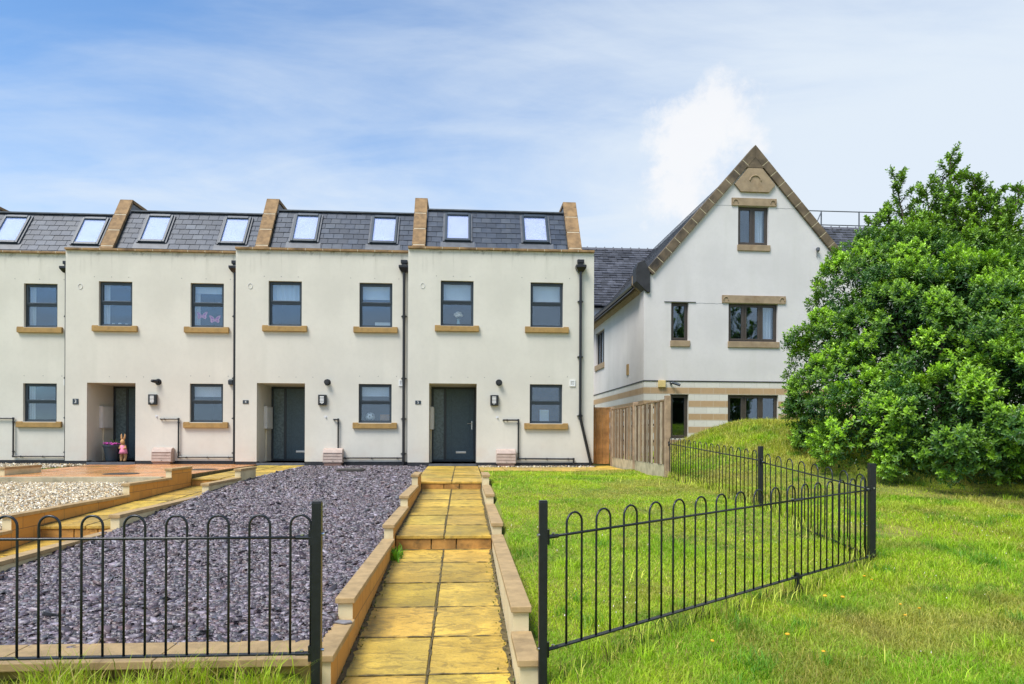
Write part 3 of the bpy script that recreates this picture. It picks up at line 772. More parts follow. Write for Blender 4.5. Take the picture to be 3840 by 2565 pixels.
    for k in range(3):
        xx = xs_[1]+.2+(ex-xs_[1]-.35)*k/2; clip_ring(wp, (xx,-.05,.132), (1,0,0))
    clip_ring(wp, (xs_[1],-.05,1.08), (0,0,1)); clip_ring(wp, (xs_[1],-.05,.27), (0,0,1)); clip_ring(wp, (xs_[0]+.1,-.05,1.175), (1,0,0))
    wp.build('waste_pipe', M['black'], h)
    # rainwater pipe with hopper
    px = opts['rain']; dp = MB(); y = -.085
    if opts.get('end'):
        dp.tube([(px,y,5.25),(px,y,1.24)], .038, 12); dp.tube([(px,y,1.26),(px+.30,y,-.02)], .040, 12); dp.tube([(px,y,1.34),(px,y,1.2)], .046, 12); dp.tube([(px+.285,y,.06),(px+.305,y,-.05),(px+.36,y,-.09)], .045, 12)
        cl = (4.4, 2.9, 1.3)
    else:
        dp.tube([(px,y,5.25),(px,y,-.1)], .038, 12); cl = (4.0, 2.3, 1.2, .25)
    for z in cl:
        dp.tube([(px,y,z-.03),(px,y,z+.03)], .046, 12); dp.box(px-.075, px+.075, y+.01, -.003, z-.013, z+.013)
    dpo = dp.build('downpipe', M['black'], h, smooth=False)
    hp = MB(); w1, w2 = .14, .075
    hp.hexa([(px-w2,-.13,5.20),(px+w2,-.13,5.20),(px+w2,-.005,5.20),(px-w2,-.005,5.20),(px-w1,-.20,5.30),(px+w1,-.20,5.30),(px+w1,-.005,5.30),(px-w1,-.005,5.30)])
    hp.box(px-w1, px+w1, -.20, -.005, 5.302, 5.37); hp.box(px-.09, px+.09, -.12, -.004, 5.44, 5.53); hp.box(px-.06, px+.06, -.1, -.004, 5.372, 5.438)
    hp.build('hopper', M['black'], dpo, bevel=.006)
    # small fixings left in the render
    for (a, b, z) in ((.75,1.65,5.03),(3.05,4.35,5.03),(1.15,2.05,2.32),(3.3,4.3,2.36)):
        for k in range(3):
            fx = MB(); fx.tube([(a+(b-a)*k/2,-.004,z),(a+(b-a)*k/2,.002,z)], .010, 8); fx.build('wall_fixing', M['lead'], h)
    if num:
        lo = MB(); lo.tube([(.385+.055*math.cos(a),-.006,4.76+.07*math.sin(a)) for a in np.linspace(0,2*math.pi,20)], .006, 6); lo.build('cable_loop', M['grey_box'], h)
    return h
H2 = terraced_house('', -15.43, 19.75, 4.60, 'cream terraced house at the left edge, partly out of frame, beside house 3', dict(blinds=(0,0,0), sky=.15, drape=(1,2), waste=(2.4,3.05), waste_end=4.55, rain=4.46))
H3 = terraced_house('3', -10.79, 19.3, 4.60, 'cream terraced house number 3 with butterflies in a window and pot by its door', dict(blinds=(0,.2,.32), sky=.04, drape=(0,1), waste=(2.52,3.0), waste_end=4.48, rain=4.50, vent=False))
H4 = terraced_house('4', -6.15, 18.85, 4.62, 'cream terraced house number 4 behind the purple slate garden, lace blind upstairs', dict(blinds=(-.46,.34,.30), sky=.02, waste=(2.62,2.74), waste_end=4.48, rain=4.50))
H5 = terraced_house('5', -1.51, 18.4, 5.02, 'cream end terrace house number 5 at the top of the yellow path', dict(blinds=(.44,.45,0), end=True, back=('room','room','cardboard'), waste=(2.56,2.965), waste_end=4.47, rain=4.64))

# ------------------------------------------------------------------ things seen in the windows and on the doorstep
def win_pos(house, lx, ly, lz): return (house.location.x+lx, house.location.y+ly, lz)
def blob(mb, c, r, n=10, sq=(1,1,1)):
    prof = [(max(.001, r*math.sin(math.pi*k/6))*1.0, -r*math.cos(math.pi*k/6)*sq[2]) for k in range(7)]
    mb.lathe(prof, c, n)
v = empty('flower_vase', win_pos(H5, 1.34, .26, 3.72)); tag(v, 'glass vase of cream roses on the upstairs sill of house 5', 'vase')
mb = MB(); mb.lathe([(.04,0),(.05,.05),(.045,.12),(.035,.16),(.05,.2)], n=14); mb.build('vase_body', M['teal'], v)
mb = MB()
for k in range(26):
    a = rnd.uniform(0, 6.28); rr = .125*math.sqrt(rnd.random()); blob(mb, (rr*math.cos(a), rr*math.sin(a)*.6, .29+.08*(1-(rr/.125)**2)+rnd.uniform(-.02,.02)), rnd.uniform(.026,.04), 8)
mb.build('roses', M['petal'], v)
mb = MB()
for k in range(8):
    a = k*.8; mb.tube([(0,0,.1),(.06*math.cos(a),.04*math.sin(a),.28)], .004, 5)
mb.build('stems', M['stem'], v)
def butterfly(loc, label, s=1):
    r_ = empty('butterfly_decoration', loc); tag(r_, label, 'decoration', 'pink butterflies in the upstairs window of house 3')
    for sx in (-1, 1):
        mb = MB(); mb.prism([(sx*s*x, 0, s*z) for x, z in ((.008,0),(.04,.06),(.10,.105),(.155,.11),(.14,.05),(.115,.0),(.125,-.05),(.09,-.10),(.05,-.075),(.008,-.05))][::sx], (0,.006,0)); wg = mb.build('wing', M['pink'], r_)
        mb = MB(); mb.prism([(sx*s*x, -.003, s*z) for x, z in ((.03,.01),(.06,.05),(.11,.08),(.10,.03),(.07,.0))][::sx], (0,.0025,0)); mb.prism([(sx*s*x,-.003,s*z) for x, z in ((.03,-.03),(.08,-.02),(.085,-.06),(.05,-.055))][::sx], (0,.0025,0)); mb.build('wing_mark', M['magenta'], wg)
    mb = MB(); mb.tube([(0,.003,-.07),(0,.003,.03)], [.006,.010], 8); mb.build('body', M['magenta'], r_)
butterfly(win_pos(H3, 3.52, .19, 4.05), 'pink butterfly hung higher in the house 3 window, nearer its left frame')
butterfly(win_pos(H3, 3.87, .19, 3.95), 'pink butterfly hung lower in the house 3 window, nearer its right frame')
mb = MB(); blob(mb, (0,0,.13), .13, 20); b_ = mb.build('football', M['white'], smooth=True, loc=win_pos(H4, 3.55, .32, 1.13)); tag(b_, 'white ball with dark patches behind the ground floor window of house 4', 'ball')
for a, e in ((-1.57,.1),(-.9,.35),(-2.25,.4),(-1.2,-.6),(-2.1,-.5),(-1.6,.9)):
    d = Vector((math.cos(a)*math.cos(e), math.sin(a)*math.cos(e), math.sin(e))); mb = MB(); mb.tube([Vector((0,0,.13))+d*.128, Vector((0,0,.13))+d*.132], .022, 6); mb.build('dark_patch', M['black'], b_)
mb = MB(); mb.box(0,.44,0,.2,0,.15); mb.box(.02,.42,-.004,0,.125,.135,1); tag(mb.build('storage_box', [M['white'], M['grey_box']], bevel=.008, loc=win_pos(H4, 3.68, .24, 3.72)), 'white storage box on the right upstairs sill of house 4', 'box')
mb = MB(); mb.box(0,.36,0,.14,0,.2); mb.box(.03,.33,-.006,0,.04,.16,0); tag(mb.build('wooden_crate', M['cardboard'], bevel=.006, loc=win_pos(H4, 3.82, .3, 1.13)), 'orange wooden box beside the ball behind the house 4 window', 'box')
mb = MB(); mb.box(0,.25,0,.012,0,.33); mb.box(.015,.235,-.003,0,.015,.315,1); tag(mb.build('paper_notice', [M['blind'], M['white']], loc=win_pos(H5, 3.58, .3, 1.14)), 'blank pale card propped in the ground floor window of house 5', 'card')
for k, (x, hh, lab) in enumerate(((1.13,.09,'white pot on the left upstairs sill of house 3, leftmost of four'),(1.30,.10,'white pot on the left upstairs sill of house 3, second from left'),(1.48,.08,'white pot on the left upstairs sill of house 3, second from right'),(1.63,.07,'white pot on the left upstairs sill of house 3, rightmost of four'))):
    mb = MB(); mb.lathe([(.03,0),(.045,hh*.3),(.042,hh*.8),(.03,hh)], n=12); tag(mb.build('small_pot', M['white'], loc=win_pos(H3, x, .25, 3.72)), lab, 'pot', 'white pots on the house 3 sill')
# flower pot and wooden rabbit in the porch of house 3
p_ = empty('flower_pot', win_pos(H3, 1.02, .42, .002)); tag(p_, 'dark blue-grey pot of magenta flowers in the porch of house 3', 'flower pot')
mb = MB(); mb.lathe([(.14,0),(.15,.02),(.215,.40),(.235,.41),(.235,.45),(.21,.45),(.20,.41)], n=28); mb.build('pot_body', M['pot'], p_, smooth=False)
mb = MB(); mb.lathe([(.2,.40),(.1,.415),(.01,.42)], n=16); mb.build('compost', M['soil'], p_)
mb = MB()
for k in range(34):
    a = rnd.uniform(0,6.28); rr = .2*math.sqrt(rnd.random()); blob(mb, (rr*math.cos(a), rr*math.sin(a), .46+rnd.uniform(0,.05)), rnd.uniform(.018,.03), 7)
mb.build('blossom', M['magenta'], p_)
mb = MB()
for k in range(22):
    a = rnd.uniform(0,6.28); mb.tube([(.08,0,.42),(.08+.10*math.cos(a),.1*math.sin(a),.42+rnd.uniform(.1,.22))], [.008,.002], 5)
mb.build('foliage', M['stem'], p_)
rb = empty('rabbit_ornament', win_pos(H3, 1.33, .40, .002)); tag(rb, 'tan wooden rabbit ornament in a pink dress beside the flower pot', 'ornament')
mb = MB()
for sx in (-1, 1):
    mb.tube([(sx*.05,-.03,0),(sx*.055,0,.05),(sx*.06,.01,.16),(sx*.045,.0,.30)], [.035,.04,.05,.055], 10)
mb.tube([(0,0,.26),(0,0,.36),(0,-.01,.48),(0,-.02,.56)], [.07,.085,.07,.045], 12)
mb.tube([(0,-.02,.53),(0,-.035,.57),(0,-.045,.62),(0,-.03,.67),(0,-.02,.69)], [.035,.06,.068,.05,.02], 12)
for sx in (-1, 1):
    mb.tube([(sx*.025,-.02,.66),(sx*.045,-.01,.74),(sx*.055,0,.82),(sx*.05,0,.87)], [.02,.03,.026,.006], 8)
    mb.tube([(sx*.06,-.01,.50),(sx*.10,-.05,.42),(sx*.05,-.10,.40)], [.03,.028,.022], 8)
rb.scale = (.88,.88,.88); bd = mb.build('rabbit_body', M['tanwood'], rb, smooth=True)
mb = MB(); mb.lathe([(.128,.24),(.11,.32),(.088,.44),(.075,.50),(.05,.53)], n=16); mb.build('dress', M['pink'], rb, smooth=True)

# ------------------------------------------------------------------ railings
def hoop_run(root, P0, P1, z0, z1, n, first, pitch, r=.0072, ends=(True, True)):
    """hoops between two plan points; z0/z1: level of the bottom bar at either end"""
    P0 = Vector((P0[0], P0[1], 0)); P1 = Vector((P1[0], P1[1], 0)); d = (P1-P0); L = d.length; d.normalize()
    top, rail, wd = .795, .665, pitch*.25
    def at(s, h): 
        q = P0+d*s; return (q.x, q.y, z0+(z1-z0)*s/L+h)
    for k in range(n):
        s = first+k*pitch
        pts = [at(s-wd, .0), at(s-wd, .35), at(s-wd, top-wd)]
        pts += [at(s-wd*math.cos(a), top-wd+wd*math.sin(a)) for a in np.linspace(.3, math.pi-.3, 9)]
        pts += [at(s+wd, top-wd), at(s+wd, .35), at(s+wd, .0)]
        mb = MB(); mb.tube(pts, r, 8); mb.build('hoop', M['rail'], root, smooth=True)
    e = .035
    mb = MB(); mb.tube([at(e, rail), at(L*.3, rail), at(L*.7, rail), at(L-e, rail)], .0085, 8); mb.build('top_rail', M['rail'], root, smooth=True)
    side = Vector((-d.y, d.x, 0))*.019
    a, b = Vector(at(e, 0)), Vector(at(L-e, 0)); up = Vector((0,0,.01))
    mb = MB(); mb.hexa([a-side-up, b-side-up, b+side-up, a+side-up, a-side, b-side, b+side, a+side]); mb.build('bottom_bar', M['rail'], root, bevel=.002)
    for (s_, sg), on in zip(((e, 1), (L-e, -1)), ends):
        for h_ in (rail, -.005):
            q = Vector(at(s_, h_)); mb = MB()
            if on:
                mb.tube([q, q+d*sg*.085], .013, 8); mb.box(q.x-.012, q.x+.012, q.y-.012, q.y+.012, q.z-.045, q.z+.045)
            else: mb.tube([q-d*sg*.06, q+d*sg*.05], .0135, 8)
            br = mb.build('bracket', M['rail'], root)
            mb = MB(); q = Vector(at(s_+sg*.05, h_)); mb.tube([q+Vector((0,0,.012)), q+Vector((0,0,.02))], .011, 8); mb.build('bolt', M['steel'], br)
            if on:
                mb = MB(); q = Vector(at(s_-sg*.06, h_+.02)); mb.tube([q, q-d*sg*.018], .009, 8); mb.build('bolt', M['steel'], br)
def rail_post(root, x, y, zb, zt, w_=.027, rz=0):
    mb = MB(); c_, s_ = math.cos(rz), math.sin(rz)
    def C(a, b, z): return (x+a*c_-b*s_, y+a*s_+b*c_, z)
    mb.hexa([C(-w_,-w_,zb),C(w_,-w_,zb),C(w_,w_,zb),C(-w_,w_,zb),C(-w_,-w_,zt),C(w_,-w_,zt),C(w_,w_,zt),C(-w_,w_,zt)])
    p = mb.build('post', M['rail'], root, bevel=.004)
    mb = MB(); t = w_*.98
    mb.hexa([C(-t,-t,zt),C(t,-t,zt),C(t,t,zt),C(-t,t,zt),C(-t,-t,zt+.006),C(t,-t,zt+.006),C(t,t,zt+.006),C(-t,t,zt+.006)]); mb.build('post_cap', M['black'], p, bevel=.003)
GR = 'black hoop-topped railings round the gardens'
f1 = empty('hoop_railing', (0,0,0)); tag(f1, 'black hoop-topped railing standing before the purple slate bed', 'railing', GR)
hoop_run(f1, (-3.42,4.02), (-.847,4.02), -.515, -.515, 11, .165, .2315)
rail_post(f1, -.847, 4.02, -1.0, .355); rail_post(f1, -3.42, 4.02, -1.0, .355)
f2 = empty('hoop_railing', (0,0,0)); tag(f2, 'black hoop-topped railing running diagonally across the front of the lawn', 'railing', GR)
aR, aC = (.468, 4.02), (4.11, 6.63)
ang = math.atan2(aC[1]-aR[1], aC[0]-aR[0]); LL = math.hypot(aC[0]-aR[0], aC[1]-aR[1])
mid = (aR[0]+math.cos(ang)*LL*.668, aR[1]+math.sin(ang)*LL*.668)
hoop_run(f2, aR, mid, -.525, -.47, 11, .26, .2625, ends=(True, False)); hoop_run(f2, mid, aC, -.47, -.45, 6, .13, .2333, ends=(False, True))
rail_post(f2, *aR, -1.05, .355, .025); rail_post(f2, *aC, -.9, .475, .030)
mb = MB(); mb.tube([(mid[0], mid[1], -.44),(mid[0], mid[1], -.75)], .022, 8); mb.box(mid[0]-.035, mid[0]+.035, mid[1]-.02, mid[1]+.02, -.49, -.465); mb.build('ground_foot', M['rail'], f2)
f3 = empty('hoop_railing', (0,0,0)); tag(f3, 'black hoop-topped railing along the far side of the lawn below the grass mound', 'railing', GR)
aB, aA = (4.12, 9.25), (4.10, 13.5)
hoop_run(f3, aC, aB, -.45, -.27, 8, .2, .312); hoop_run(f3, aB, aA, -.25, -.06, 15, .2, .278)
rail_post(f3, *aB, -.6, .61, .030)

# ------------------------------------------------------------------ timber fence and gate
tf = empty('timber_fence', (4.1, 13.56, 0)); tag(tf, 'weathered timber slat fence with concrete gravel boards beside house 5', 'fence')
for y, zt in ((.0, 1.575), (2.6, 1.57), (5.14, 1.56)):
    mb = MB(); mb.box(-.055, .055, y-.055, y+.055, -.3, zt); mb.build('fence_post', M['wood_post'], tf, bevel=.008)
for y0, y1 in ((.06, 2.54), (2.66, 5.08)):
    mb = MB(); mb.box(-.03, .03, y0, y1, -.25, .17); mb.build('gravel_board', M['concrete'], tf, bevel=.01)
    mb = MB(); cols = []; y = y0+.03; alt = False
    while y < y1-.05:
        w_ = rnd.uniform(.085,.13); n0 = len(mb.f); alt = not alt
        sd_ = -.030 if rnd.random() < .7 else -.012
        lean = rnd.uniform(-.03,.03); zt = 1.47+rnd.uniform(-.02,.015)
        mb.hexa([(sd_-.012,y,.175),(sd_+.004,y,.175),(sd_+.004,y+w_,.175),(sd_-.012,y+w_,.175),(sd_-.012,y+lean,zt),(sd_+.004,y+lean,zt),(sd_+.004,y+w_+lean,zt),(sd_-.012,y+w_+lean,zt)])
        t = rnd.uniform(.6,1.25); k_ = rnd.random(); cc = ((.17*t,.10*t,.05*t) if k_ < .6 else (.27*t,.17*t,.09*t)) if alt else (.42*t,.325*t,.22*t)
        cols += [cc]*(len(mb.f)-n0); y += w_+rnd.uniform(.045,.085)
    for z in (.26, .62, .98, 1.36):
        n0 = len(mb.f); mb.box(.004, .03, y0, y1, z, z+.045); cols += [(.12,.075,.04)]*(len(mb.f)-n0)
    n0 = len(mb.f); mb.box(-.045, .03, y0, y1, 1.475, 1.505); cols += [(.30,.19,.10)]*(len(mb.f)-n0)
    mb.build('slat_panel', M['wood_old'], tf, colors=cols)
gt = empty('timber_gate', (3.535, 18.72, -.05)); tag(gt, 'orange-brown boarded timber side gate between house 5 and the slat fence', 'gate')
mb = MB(); x = 0
while x < .48:
    mb.box(x+.002, x+.096, 0, .022, .03, 1.56+rnd.uniform(-.002,.002)); x += .098
mb.build('boards', M['wood_new'], gt, bevel=.004)
for z in (.25, .78, 1.3):
    mb = MB(); mb.box(.0, .49, .0225, .06, z, z+.09); mb.build('ledge', M['wood_new'], gt)
mb = MB(); mb.box(-.01, .50, -.012, .06, 1.565, 1.60); mb.build('gate_capping', M['wood_new'], gt, bevel=.004)
mb = MB()
for z in (.3, 1.0, 1.34):
    for x in (.05,.15,.25,.35,.45): mb.tube([(x,-.002,z),(x,.001,z)], .006, 6)
mb.build('nail', M['black'], gt)

# ------------------------------------------------------------------ white gabled building
GX, GY = 6.06, 22.78
gb = empty('gabled_building', (GX, GY, 0), R(.6)); tag(gb, 'white gabled building with sandstone coping and banded stone ground floor', 'building')
GW, EZ, AZ = 7.70, 6.00, 10.42; half = GW/2
def gtop(x): return AZ-abs(x-half)*(AZ-EZ)/half
gwins = [(3.28,4.36,7.34,8.67),(.945,1.55,4.02,5.325),(2.955,4.70,4.02,5.33)]
mb = MB(); strips(mb, 0, GW, 2.66, gtop, [w_+(.12,) for w_ in gwins], 0, cuts=(half,))
D = 13.0
swin = (6.25, 8.05, 3.95, 5.42)
def side_wall(mb, z0, z1, hole, m=0):
    ya, yb, za, zb = hole
    for a, b, c_, d in ((0,ya,z0,z1),(ya,yb,z0,za),(ya,yb,zb,z1),(yb,D,z0,z1)): mb.poly([(0,a,c_),(0,a,d),(0,b,d),(0,b,c_)], m)
    for p in ([(0,ya,za),(.12,ya,za),(.12,ya,zb),(0,ya,zb)],[(0,yb,zb),(.12,yb,zb),(.12,yb,za),(0,yb,za)],[(0,ya,zb),(.12,ya,zb),(.12,yb,zb),(0,yb,zb)],[(0,yb,za),(.12,yb,za),(.12,ya,za),(0,ya,za)]): mb.poly(p, m)
side_wall(mb, 2.66, EZ, swin)
mb.poly([(GW,0,EZ),(GW,0,2.66),(GW,D,2.66),(GW,D,EZ)])
mb.build('wall', M['white_render'], gb)
# stone ground floor: alternating courses, each tan course a few mm proud
lowwins = [(.92,1.56,.69,2.19),(2.94,4.73,.69,2.19)]
sb = MB(); strips(sb, 0-.004, GW, -.6, lambda x: 2.62, [w_+(.13,) for w_ in lowwins], -.004)
sb.poly([(-.004,-.004,-.6),(-.004,-.004,2.62),(-.004,D,2.62),(-.004,D,-.6)]); sb.poly([(-.004,-.004,2.62),(GW,-.004,2.62),(GW,.1,2.62),(-.004,.1,2.62)])
stone = sb.build('stone_base', M['ashlar'], gb)
tb = MB()
for k in range(6):
    z0 = 2.2-.444*k; z1 = z0+.222
    xs_ = [(-.008, GW)]
    cut = []
    x = -.0075
    for (a, b, c_, d) in lowwins:
        if z0 < d-.01 and z1 > c_+.01: cut.append((x, a)); x = b
    cut.append((x, GW))
    for a, b in cut: tb.box(a, b, -.0075, -.001, z0+.002, z1-.002)
    tb.box(-.0075, -.001, -.001, D, z0+.002, z1-.002)
tb.build('tan_course', M['tanband'], stone)
dl = MB(); dl.box(-.02, GW, -.02, -.0045, 2.622, 2.658); dl.box(-.02, -.0045, -.0045, D, 2.622, 2.658); dl.build('drip_strip', M['plinth'], gb)
def casement(x0, x1, z0, z1, n, lintel, sill, curtain=None, yb=.10, tone=None):
    fr = MB(); frame_bars(fr, x0, x1, z0, z1, yb, yb+.07, .05); w_ = (x1-x0)/n
    for k in range(1, n): fr.box(x0+k*w_-.03, x0+k*w_+.03, yb+.001, yb+.069, z0+.05, z1-.05)
    wo = fr.build('window', M['brown'], gb, bevel=.005)
    for k in range(n):
        a = x0+k*w_+(.052 if k == 0 else .032); b = x0+(k+1)*w_-(.052 if k == n-1 else .032)
        s_ = MB(); frame_bars(s_, a, b, z0+.052, z1-.052, yb-.012, yb+.05, .06); s_.build('casement', M['brown'], wo, bevel=.005)
        p = MB(); p.box(a+.055, b-.055, yb+.02, yb+.028, z0+.107, z1-.107); p.build('pane', M['glass'], wo)
        if curtain and k in curtain:
            c_ = MB(); m_ = 7
            for q_ in range(m_):
                xa = a+.12+(b-a-.16)*q_/m_; xb = a+.12+(b-a-.16)*(q_+1)/m_; o1, o2 = .03*(q_ % 2), .03*((q_+1) % 2)
                c_.hexa([(xa,yb+.16+o1,z0),(xb,yb+.16+o2,z0),(xb,yb+.17+o2,z0),(xa,yb+.17+o1,z0),(xa,yb+.16+o1,z1),(xb,yb+.16+o2,z1),(xb,yb+.17+o2,z1),(xa,yb+.17+o1,z1)])
            c_.build('curtain', M['blind'], wo)
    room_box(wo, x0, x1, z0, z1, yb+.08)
    if sill:
        s_ = MB(); s_.box(x0-.03, x1+.05, -.05, .10, z0-.21, z0-.002); s_.build('sill', M['tan_sill'], wo, bevel=.012)
    if lintel:
        s_ = MB(); a, b = x0-.24, x1+.26; zb, zt = z1+.004, z1+.265
        s_.box(a, b, -.045, .10, zb, zt)
        for cx in (a+.13, b-.13):
            ring = [(cx+.085*math.cos(t), -.058, (zb+zt)/2-.02+.085*math.sin(t)) for t in np.linspace(-.3, math.pi+.3, 14)]
            s_.tube(ring, .014, 6)
        s_.box(a, a+.008, -.06, -.0455, zb, zt); s_.box(b-.008, b, -.06, -.0455, zb, zt)
        s_.build('lintel', M['tan_sill'], wo, bevel=.008)
    return wo
casement(*gwins[0], 2, True, True, curtain=(1,))
wm = casement(*gwins[1], 1, False, True)
casement(*gwins[2], 3, True, True, curtain=(2,))
casement(*lowwins[0], 1, False, False); casement(*lowwins[1], 3, False, False)
hm = MB(); hm.box(.70, 1.80, -.03, -.001, 5.325, 5.345); hm.build('hood_mould', M['lead'], wm)
# side window, flue vent
sw = MB(); ya, yb, za, zb = swin
for a, b, c_, d in ((ya,ya+.06,za,zb),(yb-.06,yb,za,zb),(ya+.06,yb-.06,za,za+.06),(ya+.06,yb-.06,zb-.06,zb)): sw.box(.09,.16,a,b,c_,d)
for k in (1, 2): sw.box(.091,.159, ya+(yb-ya)*k/3-.03, ya+(yb-ya)*k/3+.03, za+.06, zb-.06)
so = sw.build('window', M['brown'], gb)
p = MB(); p.box(.12,.128,ya+.05,yb-.05,za+.05,zb-.05); p.build('pane', M['glass'], so)
p = MB(); p.box(.3,.31,ya-.1,yb+.1,za-.1,zb+.1); p.build('blind', M['grey_box'], so)
p = MB(); p.box(-.05,.09,ya-.05,yb+.05,za-.24,za-.002); p.build('sill', M['tan_sill'], so, bevel=.01)
mb = MB(); mb.box(-.03, -.001, 2.0, 2.28, 3.02, 3.42); mb.build('air_brick', M['sill'], gb)
mb = MB(); mb.box(-.012,-.0085, 8.2, 9.6, 1.0, 2.19); mb.build('side_shutter', M['brown'], gb)
# gable coping stones
gc = MB(); sl = (AZ-EZ)/half; ln = math.sqrt(1+sl*sl); ux, uz = 1/ln, sl/ln
T = .40
CB, CT = -.07, .22
def gable_pt(s, n, sgn):   # s: distance up the rake from the eave, n: lift normal to the rake
    x = ux*s - uz*n; z = EZ + uz*s + ux*n
    return (x if sgn > 0 else GW-x, z)
Ltot = half*ln; ns = 13
for sgn in (1, -1):
    for k in range(ns):
        a, b = Ltot*(k/ns)+.01+(.35 if k == 0 else 0), Ltot*((k+1)/ns)-.01
        if k == ns-1: b = Ltot-.02
        q_ = [gable_pt(a,CB,sgn), gable_pt(b,CB,sgn), gable_pt(b,CT,sgn), gable_pt(a,CT,sgn)]
        if k == ns-1:
            e = Ltot; q_ = [gable_pt(a,CB,sgn), (half, AZ+CB*ln), (half, AZ+CT*ln), gable_pt(a,CT,sgn)]
        pts = [(x, -.09, z) for x, z in q_]
        if sgn < 0: pts = pts[::-1]
        gc.prism(pts, (0,.42,0))
go = gc.build('gable_coping', M['dark_stone'], gb, bevel=.012)
for sgn in (1, -1):
    mj = MB()
    for k in range(1, ns):
        s0 = Ltot*k/ns; q_ = [gable_pt(s0-.012,CB+.005,sgn), gable_pt(s0+.012,CB+.005,sgn), gable_pt(s0+.012,CT-.008,sgn), gable_pt(s0-.012,CT-.008,sgn)]
        pts = [(x,-.084,z) for x, z in q_]; mj.prism(pts if sgn > 0 else pts[::-1], (0,.41,0))
    mj.build('mortar_joint', M['concrete'], go)
# carved apex stone
ap = MB(); ap.prism([(half-.72,-.075,AZ-1.02),(half-.50,-.075,AZ-1.28),(half+.50,-.075,AZ-1.28),(half+.72,-.075,AZ-1.02),(half+.25,-.075,AZ-.46),(half-.25,-.075,AZ-.46)], (0,.20,0))
ap.tube([(half+.20*math.cos(t),-.085,AZ-.92+.20*math.sin(t)) for t in np.linspace(.1, math.pi-.1, 18)], .024, 8)
ap.build('apex_stone', M['tan_sill'], go, bevel=.01)
ab = MB(); ab.prism([(half-.36,-.082,AZ-.45),(half+.36,-.082,AZ-.45),(half,-.082,AZ-.03)], (0,.2,0)); ab.build('apex_block', M['dark_stone'], go)
kn = MB(); kn.prism([(-.30,-.09,5.98),(.10,-.09,5.62),(.19,-.09,5.62),(.19,-.09,6.35),(-.02,-.09,6.72),(-.24,-.09,6.62),(-.30,-.09,6.45)], (0,.46,0)); kn.build('kneeler', M['plinth'], go, bevel=.02)
kn = MB(); kn.prism([(-.28,.37,5.98),(0,.37,5.70),(0,.37,6.18),(-.28,.37,6.30)], (0,.2,0)); kn.build('corbel', M['tan_sill'], go, bevel=.012)
# roof, eaves course, gutter
rf = MB(); cols = []
for sgn in (1, -1):
    nr = 26
    for r in range(nr):
        s0 = -.28/ux+ (Ltot+.28/ux)*r/nr; s1 = s0+(Ltot+.28/ux)/nr*1.25; y = .34
        while y < D:
            w_ = rnd.uniform(.28,.5); a = [gable_pt(s0,.11,sgn), gable_pt(min(s1,Ltot),.085,sgn)]; n0 = len(rf.f)
            pts = [(a[0][0],y+.004,a[0][1]),(a[0][0],min(y+w_,D)-.004,a[0][1]),(a[1][0],min(y+w_,D)-.004,a[1][1]),(a[1][0],y+.004,a[1][1])]
            b_ = [(p[0],p[1],p[2]-.02) for p in pts]
            rf.hexa((b_+pts) if sgn < 0 else (b_[::-1]+pts[::-1])); t = rnd.uniform(.6,1.3); cols += [(.07*t,.068*t,.070*t)]*(len(rf.f)-n0); y += w_
rf.build('roof', M['old_slate'], gb, colors=cols)
ev = MB(); ev.prism([(-.16,.57,5.80),(0,.57,5.68),(0,.57,6.02),(-.16,.57,6.02)], (0,D-.6,0)); ev.build('eaves_course', M['tan_sill'], gb, bevel=.01)
gu = MB(); gu.prism([(-.30,.57,5.98),(-.26,.57,5.92),(-.18,.57,5.92),(-.165,.57,6.06),(-.30,.57,6.06)], (0,D-.6,0)); gu.build('gutter', M['rail'], gb, bevel=.006)
al = MB(); al.box(.49,.74,-.09,-.009,2.42,2.66); alb = al.build('alarm_box', pbr('cream_yellow_plastic', (.66,.50,.21), .5, .08, 6), gb, bevel=.012)
cc = MB(); cc.tube([(.93,-.005,2.57),(.93,-.10,2.57),(.98,-.14,2.55)], .03, 10); cc.tube([(.96,-.12,2.575),(1.18,-.26,2.48)], .045, 12); cc.box(.915,.965,-.03,-.009,2.50,2.64); cc.build('security_camera', M['anth'], gb)
cc = MB(); cc.tube([(6.08,-.005,7.26),(6.08,-.09,7.26)], .03, 8); cc.lathe([(.02,-.10),(.06,-.06),(.06,.03),(.02,.06)], (6.08,-.10,7.24), 10); cc.tube([(6.08,-.02,7.2),(6.08,-.02,6.98)], .01, 6); cc.build('lamp_bracket', M['lead'], gb)
ck = MB()
for (xa, xb, z) in ((4.62,5.6,8.62),(1.8,2.7,5.30),(2.2,2.95,8.68)):
    x = xa; zz = z
    while x < xb: 
        x2 = x+.12; z2 = z+rnd.uniform(-.014,.014); ck.hexa([(x,-.0035,zz-.004),(x2,-.0035,z2-.004),(x2,.001,z2-.004),(x,.001,zz-.004),(x,-.0035,zz+.003),(x2,-.0035,z2+.003),(x2,.001,z2+.003),(x,.001,zz+.003)]); x, zz = x2, z2
ck.build('hairline_crack', M['lead'], gb)

